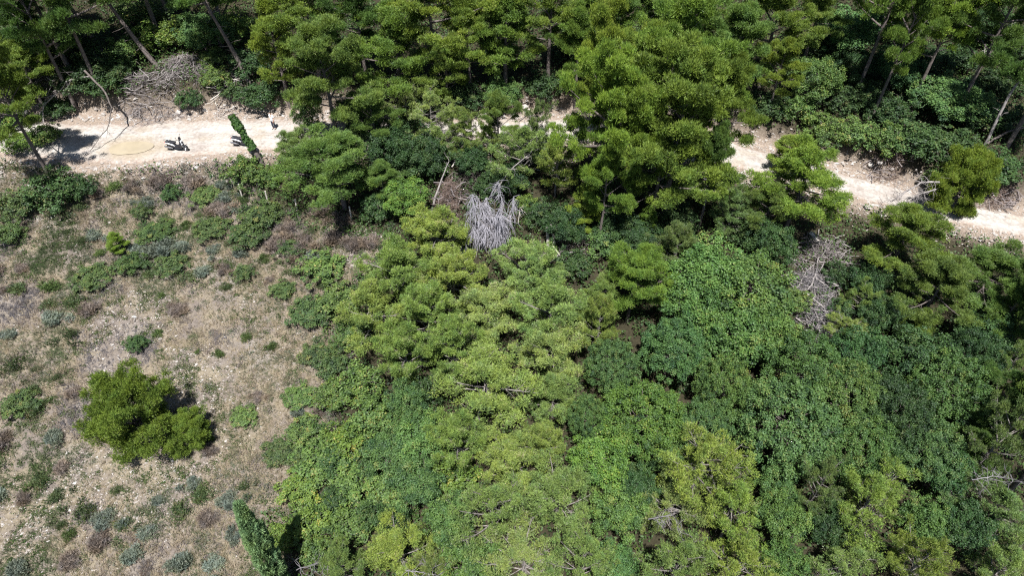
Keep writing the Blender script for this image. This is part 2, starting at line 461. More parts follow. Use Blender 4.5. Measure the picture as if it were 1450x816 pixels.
def build_dry_grass():
    rng = np.random.default_rng(11)
    cx, cy = sample_area(36000, -46, -5, 14, 62, rng)
    cr = np.clip(rng.lognormal(-1.75, 0.45, len(cx)), 0.06, 0.5)
    ci = np.repeat(np.arange(len(cx)), 6)
    x = cx[ci] + rng.normal(0, 1, len(ci)) * cr[ci]; y = cy[ci] + rng.normal(0, 1, len(ci)) * cr[ci]
    ch = rng.uniform(0.6, 1.5, len(cx))[ci]; chue = rng.normal(0, 0.13, len(cx))[ci]
    pd = poly_dist(x, y, CLEAR)
    d, zr, w = road_info(x, y)
    stone = fbm(x * 0.17 + 31, y * 0.17 + 7, 41)
    dens = smooth(0.30, 0.55, fbm(x / 2.6, y / 2.6, 51)) * 0.7 + 0.3
    straw = smooth(-22.5, -18.5, x) * smooth(44, 38, y)
    dens *= 1 - 0.7 * smooth(0.56, 0.68, stone) * (1 - straw)
    dens = np.maximum(dens, 0.95 * straw)
    keep = (pd > -1.2 + 2 * fbm(x / 2, y / 2, 6)) & (np.abs(d) > w + 0.7) & (rng.random(len(x)) < dens)
    x, y = x[keep], y[keep]; P = np.stack([x, y, terrain(x, y) - 0.01], -1)
    hue = fbm(x / 3.1 + 9, y / 3.1, 61) * (1 - straw[keep]) + straw[keep] * (0.47 + 0.25 * (fbm(x / 2.0, y / 2.0, 62) - 0.5))
    sweep = np.stack([0.55 * np.cos(6 * fbm(x / 7, y / 7, 71)), 0.55 * np.sin(6 * fbm(x / 7, y / 7, 71)), np.ones(len(x))], -1)
    sweep = sweep + np.concatenate([rng.normal(0, 0.35, (len(cx), 2)), np.zeros((len(cx), 1))], 1)[ci][keep]
    V, Fc = blades(P, nrm(sweep), 4, 0.27 * ch[keep][:, None, None], 0.034, rng, 0.45)
    rnd = np.repeat(np.clip(0.47 + (hue - 0.5) * 2.3 + chue[keep] + rng.normal(0, 0.07, len(x)), 0, 1), 4)
    m, nt = new_mat('dry_grass')
    at = N(nt, 'ShaderNodeAttribute', attribute_name='rnd')
    c = ramp(nt, at.outputs['Fac'], [(0.0, (0.085, 0.11, 0.055)), (0.14, (0.125, 0.145, 0.085)), (0.27, (0.17, 0.165, 0.105)), (0.42, (0.36, 0.30, 0.20)), (0.62, (0.33, 0.27, 0.20)),
                                      (0.8, (0.20, 0.175, 0.16)), (1.0, (0.15, 0.14, 0.145))])
    dd = N(nt, 'ShaderNodeBsdfDiffuse'); t = N(nt, 'ShaderNodeBsdfTranslucent'); mx = N(nt, 'ShaderNodeMixShader'); mx.inputs[0].default_value = 0.25
    nt.links.new(c, dd.inputs[0]); nt.links.new(c, t.inputs[0]); nt.links.new(dd.outputs[0], mx.inputs[1]); nt.links.new(t.outputs[0], mx.inputs[2])
    o = N(nt, 'ShaderNodeOutputMaterial'); nt.links.new(mx.outputs[0], o.inputs[0])
    tag(obj('dry_grass', mesh_np('dry_grass', V, Fc, rnd), m), 'straw coloured dry grass over the open slope', 'grass', None, 'stuff')

def rocks(P, R, rng):
    """low irregular stones: jittered octahedra"""
    base = np.array([(1, 0, 0), (-1, 0, 0), (0, 1, 0), (0, -1, 0), (0, 0, 1), (0, 0, -1)], float)
    tri = np.array([(0, 2, 4), (2, 1, 4), (1, 3, 4), (3, 0, 4), (2, 0, 5), (1, 2, 5), (3, 1, 5), (0, 3, 5)])
    n = len(P)
    a = rng.uniform(0, 2 * PI, n); ca, sa = np.cos(a), np.sin(a)
    B = base[None] + rng.normal(0, 0.22, (n, 6, 3))
    B = B * np.stack([R * rng.uniform(0.8, 1.5, n), R * rng.uniform(0.6, 1.1, n), R * rng.uniform(0.35, 0.7, n)], -1)[:, None, :]
    X = B[..., 0] * ca[:, None] - B[..., 1] * sa[:, None]; Y = B[..., 0] * sa[:, None] + B[..., 1] * ca[:, None]
    V = np.stack([X, Y, B[..., 2]], -1) + P[:, None, :]
    Fc = (np.arange(n)[:, None, None] * 6 + tri[None]).reshape(-1, 3)
    return V.reshape(-1, 3), Fc

def stone_mat():
    m, nt = new_mat('pale_limestone')
    at = N(nt, 'ShaderNodeAttribute', attribute_name='rnd')
    c = ramp(nt, at.outputs['Fac'], [(0.0, (0.16, 0.125, 0.10)), (0.4, (0.24, 0.205, 0.175)), (0.75, (0.34, 0.31, 0.285)), (1.0, (0.48, 0.465, 0.445))])
    f = noise_fac(nt, 9.0, 4.0)
    c = mix_col(nt, 0.35, c, ramp(nt, f, [(0.3, (0.18, 0.15, 0.125)), (0.7, (0.48, 0.455, 0.42))]))
    p = N(nt, 'ShaderNodeBsdfPrincipled'); p.inputs['Roughness'].default_value = 0.9; p.inputs['Specular IOR Level'].default_value = 0.15
    nt.links.new(c, p.inputs['Base Color'])
    o = N(nt, 'ShaderNodeOutputMaterial'); nt.links.new(p.outputs[0], o.inputs[0])
    return m
M['stone'] = stone_mat()

def build_stones():
    rng = np.random.default_rng(12)
    x, y = sample_area(105000, -46, -4, 14, 62, rng)
    pd = poly_dist(x, y, CLEAR); d, zr, w = road_info(x, y)
    stone = fbm(x * 0.17 + 31, y * 0.17 + 7, 41)
    dens = 0.014 + 0.5 * smooth(0.52, 0.66, stone) + 0.10 * smooth(0.55, 0.7, fbm(x / 1.6, y / 1.6, 43))
    dens *= 1 - 0.85 * smooth(-22.5, -18.5, x) * smooth(42, 36, y)
    keep = (pd > -0.3) & (np.abs(d) > w + 0.5) & (rng.random(len(x)) < dens)
    x, y = x[keep], y[keep]
    R = np.clip(rng.lognormal(-3.1, 0.45, len(x)), 0.025, 0.2)
    # rubble along the road edges and the cut bank
    t = rng.integers(0, len(RX), 14000)
    side = rng.choice([-1.0, 1.0], len(t)); off = side * (RW[t] + rng.normal(0.55, 0.75, len(t)))
    bx = RX[t] - _ty[t] * off + rng.normal(0, 0.3, len(t)); by = RY[t] + _tx[t] * off + rng.normal(0, 0.3, len(t))
    br = np.clip(rng.lognormal(-2.7, 0.5, len(t)), 0.03, 0.3)
    k = (np.abs(bx) < 60) & (np.abs(off) > RW[t] * 0.78); bx, by, br = bx[k], by[k], br[k]
    x = np.concatenate([x, bx]); y = np.concatenate([y, by]); R = np.concatenate([R, br])
    V, Fc = rocks(np.stack([x, y, terrain(x, y) + R * 0.12 + 0.02], -1), R, rng)
    rnd = np.repeat(np.clip(rng.normal(0.55, 0.25, len(x)), 0, 1), 8)
    tag(obj('stone_litter', mesh_np('stone_litter', V, Fc, rnd, True), M['stone']), 'pale limestone rubble scattered over slope and road edge', 'stones', None, 'stuff')

def build_herbs():
    rng = np.random.default_rng(13)
    x, y = sample_area(7000, -46, -5, 14, 62, rng)
    pd = poly_dist(x, y, CLEAR); d, zr, w = road_info(x, y)
    edge_ = (1 - smooth(0.5, 3.2, pd)) * 0.8 + 0.4 * smooth(36, 42, y)
    keep = (pd > -1.5) & (np.abs(d) > w + 0.7) & (rng.random(len(x)) < edge_ + 0.2 + 0.78 * smooth(0.42, 0.62, fbm(x / 4 + 2, y / 4, 81)))
    x, y = x[keep], y[keep]; n = len(x)
    r = np.clip(rng.lognormal(-1.2, 0.55, n), 0.1, 1.0) * (1 + 0.5 * edge_[keep])
    cnt = np.clip((150 * r).astype(int), 14, 110)
    i = np.repeat(np.arange(n), cnt)
    dirs = nrm(rng.normal(size=(len(i), 3)) + np.array([0, 0, 0.7])); dirs[:, 2] = np.abs(dirs[:, 2])
    P = np.stack([x, y, terrain(x, y)], -1)[i] + dirs * r[i][:, None] * np.array([1.25, 1.25, 0.45]) * rng.uniform(0.1, 1.0, (len(i), 1))
    V, Fc = leaf_quads(P, nrm(dirs + rng.normal(0, 0.5, dirs.shape)), 0.12, 0.055, rng)
    hue = np.clip(0.42 - 0.2 * edge_[keep] + 2.6 * (fbm(x / 4.5 + 4, y / 4.5, 83) - 0.5) + rng.normal(0, 0.14, n), 0, 1)
    rnd = np.clip(hue[i] + rng.normal(0, 0.08, len(i)), 0, 1)
    m, nt = new_mat('low_herbs')
    at = N(nt, 'ShaderNodeAttribute', attribute_name='rnd')
    c = ramp(nt, at.outputs['Fac'], [(0.0, (0.045, 0.075, 0.025)), (0.22, (0.075, 0.10, 0.038)), (0.42, (0.105, 0.115, 0.058)), (0.58, (0.125, 0.14, 0.10)), (0.76, (0.14, 0.122, 0.115)), (1.0, (0.18, 0.145, 0.125))])
    dd = N(nt, 'ShaderNodeBsdfDiffuse'); t = N(nt, 'ShaderNodeBsdfTranslucent'); mx = N(nt, 'ShaderNodeMixShader'); mx.inputs[0].default_value = 0.25
    nt.links.new(c, dd.inputs[0]); nt.links.new(c, t.inputs[0]); nt.links.new(dd.outputs[0], mx.inputs[1]); nt.links.new(t.outputs[0], mx.inputs[2])
    o = N(nt, 'ShaderNodeOutputMaterial'); nt.links.new(mx.outputs[0], o.inputs[0])
    tag(obj('low_herbs', mesh_np('low_herbs', V, Fc, rnd), m), 'low green and grey herbs dotted through the dry grass', 'ground cover', None, 'stuff')

def build_undergrowth():
    rng = np.random.default_rng(14)
    x, y = sample_area(62000, -58, 58, 12, 88, rng)
    pd = poly_dist(x, y, CLEAR); d, zr, w = road_info(x, y)
    lim = np.abs(x) < 6 + 0.74 * np.hypot(y, 36)
    dens = 0.75 + 0.25 * np.maximum(smooth(0.38, 0.6, fbm(x / 3.5, y / 3.5, 91)), smooth(56, 60, y))
    keep = lim & (pd < 0.9) & ((d < -w - 0.9) | (d > w + 1.6)) & (rng.random(len(x)) < dens)
    x, y = x[keep], y[keep]; n = len(x)
    h = 0.15 + 1.2 * fbm(x / 2.2, y / 2.2, 95)
    k = 5
    P = np.stack([x, y, terrain(x, y)], -1)[:, None, :] + np.concatenate([rng.normal(0, 0.16, (n, k, 2)), rng.uniform(0.1, 1, (n, k, 1)) * h[:, None, None]], -1)
    P = P.reshape(-1, 3)
    V, Fc = leaf_quads(P, nrm(rng.normal(0, 0.6, P.shape) + np.array([0, 0, 1.0])), 0.21, 0.13, rng)
    rnd = np.repeat(np.clip(fbm(x / 5, y / 5, 97) + rng.normal(0, 0.2, n), 0, 1), k)
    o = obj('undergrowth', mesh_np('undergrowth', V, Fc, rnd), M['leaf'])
    o.color = (0.55, 0.58, 0.55, 1)  # leaf colour lowered to paint in shade under the trees
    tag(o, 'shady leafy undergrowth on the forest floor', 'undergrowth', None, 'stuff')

# ------------------------------------------------------------------ plants: one mesh per kind and variant
def pine_meshes(seed, H=10.0, R=3.6, cb=0.36, nb=30, puff=0.5, flat=0.6, wob=0.25, fill=1.0, top=1.6, twigs=0, lean=0.25, sh=2.2, stubs=0):
    rng = np.random.default_rng(seed)
    wood = Acc(); Pc = []; Rc = []
    tt = np.linspace(0, 1, 9)
    ax = np.stack([lean * np.sin(tt * 2.2 + rng.uniform(0, 6)) * tt, lean * np.sin(tt * 2.7 + rng.uniform(0, 6)) * tt, H * 0.96 * tt], -1)
    ax[0, 2] = -0.5
    r0 = 0.019 * H + 0.03
    tube(wood, ax, r0 * (1 - 0.88 * tt) + 0.012, 8)
    for _ in range(stubs):
        t = rng.uniform(0.08, cb); A = np.array([np.interp(t, tt, ax[:, i]) for i in range(3)]); a = rng.uniform(0, 2 * PI); l = rng.uniform(0.3, 1.5)
        e = A + np.array([math.cos(a) * l, math.sin(a) * l, rng.uniform(-0.5, 0.4) * l])
        tube(wood, [A, (A + e) / 2 + rng.normal(0, 0.06, 3), e], [0.035, 0.022, 0.008], 4)
    az = rng.uniform(0, 6)
    for b in range(nb):
        t = cb + (0.97 - cb) * ((b + rng.uniform(0, 0.9)) / nb)
        q = (t - cb) / (1 - cb)
        az += 2.4 + rng.normal(0, 0.5)
        L = R * ((1 - q ** top) * 0.86 + 0.16) * rng.uniform(1 - wob * 1.6, 1 + wob) * (0.72 + 0.28 * min(1, q / 0.2))
        el = math.radians(4 + 42 * q + rng.normal(0, 7))
        A = np.array([np.interp(t, tt, ax[:, i]) for i in range(3)])
        dh = np.array([math.cos(az), math.sin(az), 0.0]); cross = np.array([-math.sin(az), math.cos(az), 0])
        s = np.linspace(0, 1, 6)[:, None]
        bend = rng.normal(0, 0.14)
        path = A + dh * (L * math.cos(el)) * s + cross * (bend * L) * s * s + np.array([0, 0, 1]) * (L * (math.sin(el) * s + 0.10 * s * s))
        tube(wood, path, (0.02 + 0.016 * L) * (1 - 0.85 * s[:, 0]), 4)
        tips = [(path[-1], 1.0)]
        for _ in range(int(3 + L * sh)):
            u = rng.uniform(0.32, 1.0); k = u * 5; i0 = min(4, int(k)); p = path[i0] * (1 - (k - i0)) + path[i0 + 1] * (k - i0)
            a2 = az + rng.choice([-1, 1]) * rng.uniform(0.5, 1.15)
            l2 = L * rng.uniform(0.14, 0.42) * (1.25 - 0.5 * u)
            e = p + np.array([math.cos(a2) * l2, math.sin(a2) * l2, l2 * rng.uniform(0.0, 0.45)])
            tube(wood, [p, (p + e) / 2 + rng.normal(0, 0.03, 3), e], [0.018, 0.013, 0.007], 3)
            tips.append((e, 0.9)); 
            if rng.random() < 0.5: tips.append(((p + e) / 2, 0.75))
        if q > 0.5 and sh < 2:
            tips += [(path[1], 0.9), (path[2], 1.0)]
        for p, k in tips:
            Pc.append(p); Rc.append(puff * k * rng.uniform(0.55, 1.25))
        for _ in range(twigs):
            u = rng.uniform(0.3, 1.0); k = u * 5; i0 = min(4, int(k)); p = path[i0]
            e = p + nrm(rng.normal(0, 1, 3) + dh * 0.8 + np.array([0, 0, 0.6])) * rng.uniform(0.4, 1.0)
            tube(wood, [p, (p + e) / 2 + rng.normal(0, 0.06, 3), e + np.array([0, 0, 0.15])], [0.010, 0.007, 0.004], 3)
    for _ in range(3):
        Pc.append(ax[-1] + rng.normal(0, 0.15, 3)); Rc.append(puff)
    Pc = np.array(Pc); Rc = np.array(Rc)
    cnt = np.maximum(9, (560 * fill * Rc ** 2).astype(int))
    i = np.repeat(np.arange(len(Pc)), cnt)
    d = rng.normal(size=(len(i), 3)) + np.array([0, 0, 0.55]); d = nrm(d)
    d[:, 2] = np.where(d[:, 2] < -0.35, -d[:, 2], d[:, 2])
    rr = Rc[i][:, None] * np.abs(rng.normal(0.80, 0.23, (len(i), 1)))
    P = Pc[i] + d * rr * np.array([1, 1, flat])
    V, Fc = blades(P, nrm(d + np.array([0, 0, 0.5])), 3, 0.185, 0.046, rng, 0.5)
    pr = rng.normal(0.5, 0.16, len(Pc))
    rnd = np.repeat(np.clip(pr[i] + rng.normal(0, 0.2, len(i)), 0, 1), 3)
    return wood.mesh('trunk'), mesh_np('crown', V, Fc, rnd)

def broad_meshes(seed, H=5.5, R=2.6, lobes=60, lobe=0.62, leaf=(0.17, 0.105), fill=1.0, low=0.25, stems=3, irr=0.2, up=0.6, tw=0):
    rng = np.random.default_rng(seed)
    wood = Acc()
    zc = H * (low + (1 - low) * 0.42); hz = (H - zc) * 0.92; hb = zc - H * low * 0.6
    C = []; 
    for k in range(lobes):
        g = k * 2.399963 + rng.normal(0, 0.2); c = 1 - 1.45 * (k + 0.5) / lobes; c = max(-0.6, c)
        sn = math.sqrt(1 - c * c); rad = rng.uniform(1 - irr * 1.5, 1.0 + irr * 0.5)
        if rng.random() < 0.25: rad *= 0.7
        p = np.array([math.cos(g) * sn * R * 0.86, math.sin(g) * sn * R * 0.86, (hz if c > 0 else hb) * c * 0.9]) * rad
        C.append(p + np.array([0, 0, zc]))
    C = np.array(C); Rl = lobe * rng.uniform(0.65, 1.35, lobes)
    for s in range(stems):
        a = rng.uniform(0, 6); b0 = np.array([0.12 * math.cos(a), 0.12 * math.sin(a), -0.3])
        top = np.array([R * 0.3 * math.cos(a + 1), R * 0.3 * math.sin(a + 1), zc * 0.95])
        tube(wood, [b0, b0 * 0.5 + top * 0.4 + rng.normal(0, 0.08, 3), top], [0.022 * H + 0.01, 0.016 * H, 0.01 * H], 6)
        for p in C[rng.integers(0, lobes, 10)]:
            st = top * rng.uniform(0.6, 1)
            tube(wood, [st, (st + p) / 2 + rng.normal(0, 0.12, 3), p], [0.008 * H, 0.006 * H, 0.003 * H], 4)
    for _ in range(tw):
        p = C[rng.integers(0, lobes)]; o = nrm(p - np.array([0, 0, zc]))
        e = p + o * lobe * rng.uniform(0.6, 1.3) + rng.normal(0, 0.2, 3)
        tube(wood, [p, (p + e) / 2 + rng.normal(0, 0.06, 3), e], [0.014, 0.01, 0.005], 3)
    cnt = np.maximum(10, (fill * 2.6 * 2 * PI * Rl ** 2 / (leaf[0] * leaf[1] * 0.5) * 0.5).astype(int))
    i = np.repeat(np.arange(lobes), cnt)
    d = nrm(rng.normal(size=(len(i), 3)) + nrm(C - np.array([0, 0, zc * 0.7]))[i] * 0.7 + np.array([0, 0, 0.35]))
    P = C[i] + d * Rl[i][:, None] * np.abs(rng.normal(0.86, 0.24, (len(i), 1)))
    # drop the leaves buried in neighbouring lobes
    keep = np.ones(len(P), bool)
    for j in range(lobes):
        q = np.linalg.norm(P - C[j], axis=1) < Rl[j] * 0.62
        keep &= ~(q & (i != j))
    P, d, i = P[keep], d[keep], i[keep]
    V, Fc = leaf_quads(P, nrm(d * 0.6 + np.array([0, 0, up]) + rng.normal(0, 0.62, d.shape)), leaf[0], leaf[1], rng)
    pr = rng.normal(0.5, 0.2, lobes)
    rnd = np.clip(pr[i] + rng.normal(0, 0.2, len(i)), 0, 1)
    return wood.mesh('trunk'), mesh_np('crown', V, Fc, rnd)

def cypress_meshes(seed, H=10.0, R=1.0):
    rng = np.random.default_rng(seed)
    wood = Acc(); tube(wood, [(0, 0, -0.5), (0.05, 0, H * 0.5), (0, 0, H * 0.95)], [0.16, 0.1, 0.02], 8)
    n = 420; t = rng.uniform(0.02, 1, n) ** 0.9; a = rng.uniform(0, 2 * PI, n)
    r = R * np.minimum(1, 2.6 * (1 - t) + 0.05) ** 0.7 * np.minimum(1, 0.75 + t) * rng.uniform(0.62, 1.1, n)
    C = np.stack([np.cos(a) * r * 0.85, np.sin(a) * r * 0.85, t * H], -1)
    cnt = 60; i = np.repeat(np.arange(n), cnt)
    out = np.stack([np.cos(a), np.sin(a), 0 * a + 0.9], -1)[i]
    P = C[i] + nrm(rng.normal(size=(len(i), 3)) + out * 0.6) * np.array([1, 1, 1.7]) * rng.uniform(0.04, 0.24, (len(i), 1))
    V, Fc = blades(P, nrm(out), 3, 0.20, 0.07, rng, 0.4)
    rnd = np.repeat(np.clip(rng.normal(0.5, 0.2, n)[i] + rng.normal(0, 0.15, len(i)), 0, 1), 3)
    return wood.mesh('trunk'), mesh_np('crown', V, Fc, rnd)

def scrub_mesh(seed, R=0.6, H=0.55, n=700, nb=3, L=0.16, Wd=0.035):
    """one small dome of fine shoots, too small in the picture to show parts"""
    rng = np.random.default_rng(seed)
    C = np.stack([rng.normal(0, 0.45, 9) * R, rng.normal(0, 0.45, 9) * R, rng.uniform(0.1, 0.5, 9) * H], -1)
    i = rng.integers(0, 9, n)
    d = nrm(rng.normal(size=(n, 3)) + np.array([0, 0, 0.5])); d[:, 2] = np.abs(d[:, 2])
    P = C[i] + d * np.array([R * 0.55, R * 0.55, H * 0.55]) * rng.uniform(0.3, 1, (n, 1))
    V, Fc = blades(P, nrm(d + np.array([0, 0, 0.6])), nb, L, Wd, rng, 0.5)
    rnd = np.repeat(np.clip(rng.normal(0.5, 0.18, 9)[i] + rng.normal(0, 0.18, n), 0, 1), nb)
    return mesh_np('scrub_bush', V, Fc, rnd)

VAR = {
    'P': [pine_meshes(100 + k, 10, 3.6, 0.36, 24, 0.56, 0.52, 0.34, fill=1.1, sh=1.2) for k in range(3)],
    'W': [pine_meshes(120 + k, 10, 4.3, 0.38, 25, 0.60, 0.5, 0.36, fill=1.1, sh=1.1) for k in range(3)],            # wide, layered
    'N': [pine_meshes(140 + k, 9, 2.3, 0.25, 30, 0.42, 0.7, 0.25, top=1.3) for k in range(2)],    # narrow young
    'T': [pine_meshes(150 + k, 13, 3.6, 0.66, 26, 0.56, 0.55, 0.3, stubs=26, lean=0.5) for k in range(2)],              # tall, bare below
    'O': [pine_meshes(160 + k, 7, 3.6, 0.22, 30, 0.42, 0.7, 0.35, fill=0.85, top=1.35, twigs=5) for k in range(3)],   # pale, twiggy
    'L': [pine_meshes(180 + k, 7, 3.6, 0.22, 28, 0.37, 0.8, 0.42, fill=0.72, top=1.5, twigs=7) for k in range(2)],    # sparse
    'R': [pine_meshes(190 + k, 4.5, 3.2, 0.05, 52, 0.46, 0.75, 0.2, fill=1.0, top=2.6, twigs=2) for k in range(2)],     # round, to the ground
    'B': [broad_meshes(200 + k, 5.5, 2.7, 120, 0.42, (0.16, 0.095), 0.7, irr=0.28) for k in range(4)],
    'V': [broad_meshes(220 + k, 5.0, 3.0, 280, 0.28, (0.11, 0.072), 0.66, irr=0.15, up=0.7) for k in range(3)],    # smooth carpet crowns
    'S': [broad_meshes(240 + k, 2.6, 1.6, 90, 0.26, (0.15, 0.09), 0.62, low=0.05, stems=4, irr=0.4, tw=30) for k in range(5)],  # shrubs, brambles
    'C': [cypress_meshes(260)],
}
NOM = {'P': (10, 3.6, .66), 'W': (10, 4.3, .62), 'N': (9, 2.3, .6), 'T': (13, 3.2, .8), 'O': (7, 3.6, .6), 'L': (7, 3.6, .6), 'R': (4.5, 3.6, .45),
       'B': (5.5, 2.7, .62), 'V': (5.0, 3.0, .62), 'S': (2.6, 1.6, .5), 'C': (10, 1.0, .5)}
MATS = {'P': 'pine', 'W': 'pine', 'N': 'pine', 'T': 'pine', 'O': 'pale_pine', 'L': 'pale_pine', 'R': 'pine', 'B': 'leaf', 'V': 'leaf', 'S': 'bramble', 'C': 'cypress'}
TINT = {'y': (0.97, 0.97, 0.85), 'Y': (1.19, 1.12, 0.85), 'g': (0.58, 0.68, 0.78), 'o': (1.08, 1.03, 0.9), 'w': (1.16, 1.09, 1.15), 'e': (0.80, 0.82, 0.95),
        'm': (1.0, 1.0, 1.0), 'b': (0.9, 0.97, 1.2), 'k': (0.50, 0.60, 0.75), 'l': (1.2, 1.14, 0.85), 'u': (1.12, 1.06, 1.2), 'd': (0.42, 0.50, 0.62), 'v': (1.12, 0.99, 0.9), 'q': (0.72, 0.70, 0.95), 'Q': (0.9, 0.86, 1.1)}  # tint d puts the shade of the forest gaps into the leaf colour
CATS = {'P': ('pine_tree', 'pine tree'), 'W': ('pine_tree', 'pine tree'), 'N': ('pine_tree', 'pine tree'), 'T': ('pine_tree', 'pine tree'), 'O': ('pine_tree', 'pine tree'),
        'L': ('pine_tree', 'pine tree'), 'R': ('pine_tree', 'pine tree'), 'B': ('broadleaf_tree', 'tree'), 'V': ('broadleaf_tree', 'tree'), 'S': ('shrub', 'shrub'), 'C': ('cypress_tree', 'cypress')}
GROUPS = {'P': 'pines of the wood above and along the road', 'O': 'pale pines on the lower slope', 'B': 'broadleaf trees among the pines', 'S': 'leafy shrubs and thickets'}
GRP_OF = {'P': 'P', 'W': 'P', 'N': 'P', 'T': 'P', 'O': 'O', 'L': 'O', 'B': 'B', 'V': 'B', 'S': 'S'}
_count = {}

def plant(kind, loc, sxy, sz, tint, label, rotz=None, quat=None):
    k = _count.get(kind, 0); _count[kind] = k + 1
    tr, cr = VAR[kind][k % len(VAR[kind])]
    nm, cat = CATS[kind]
    e = empty(nm, loc, label, cat, GROUPS.get(GRP_OF.get(kind)))
    e.scale = (sxy, sxy, sz)
    if quat is not None:
        e.rotation_mode = 'QUATERNION'; e.rotation_quaternion = quat
    else:
        e.rotation_euler = (0, 0, rotz if rotz is not None else (k * 2.1 + 0.7 * len(label)) % 6.283)
    obj('trunk', tr, M['pale_bark' if kind in ('O', 'L') else 'bark'], e)
    c = obj('crown', cr, M[MATS[kind]], e)
    j = 1 + 0.10 * math.sin(k * 7.7 + len(label)); j2 = 1 + 0.06 * math.sin(k * 3.1 + 2)
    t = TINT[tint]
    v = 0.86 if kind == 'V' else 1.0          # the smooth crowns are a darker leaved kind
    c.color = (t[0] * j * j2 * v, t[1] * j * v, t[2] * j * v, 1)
    return e

def plant_px(kind, px, py, wpx, H, tint, label):
    """plant whose crown is seen centred at (px, py), wpx wide, H metres tall"""
    H0, R0, hc = NOM[kind]
    p = ground(px, py, H * hc)
    s = (wpx / 2.0) / px_per_m(p) / R0
    return plant(kind, (p[0], p[1], terrain(p[0], p[1]) - 0.05), s, H / H0, tint, label)

M['bush_twig'] = plain_mat('silvery_dead_twigs', (0.27, 0.26, 0.285), 0.85, 0.3, 2.0)
M['bleached_twig'] = plain_mat('bleached_twigs', (0.155, 0.144, 0.15), 0.85, 0.55, 2.0)
build_terrain()
build_road()
build_puddle()
build_dry_grass()
build_stones()
build_herbs()
build_undergrowth()

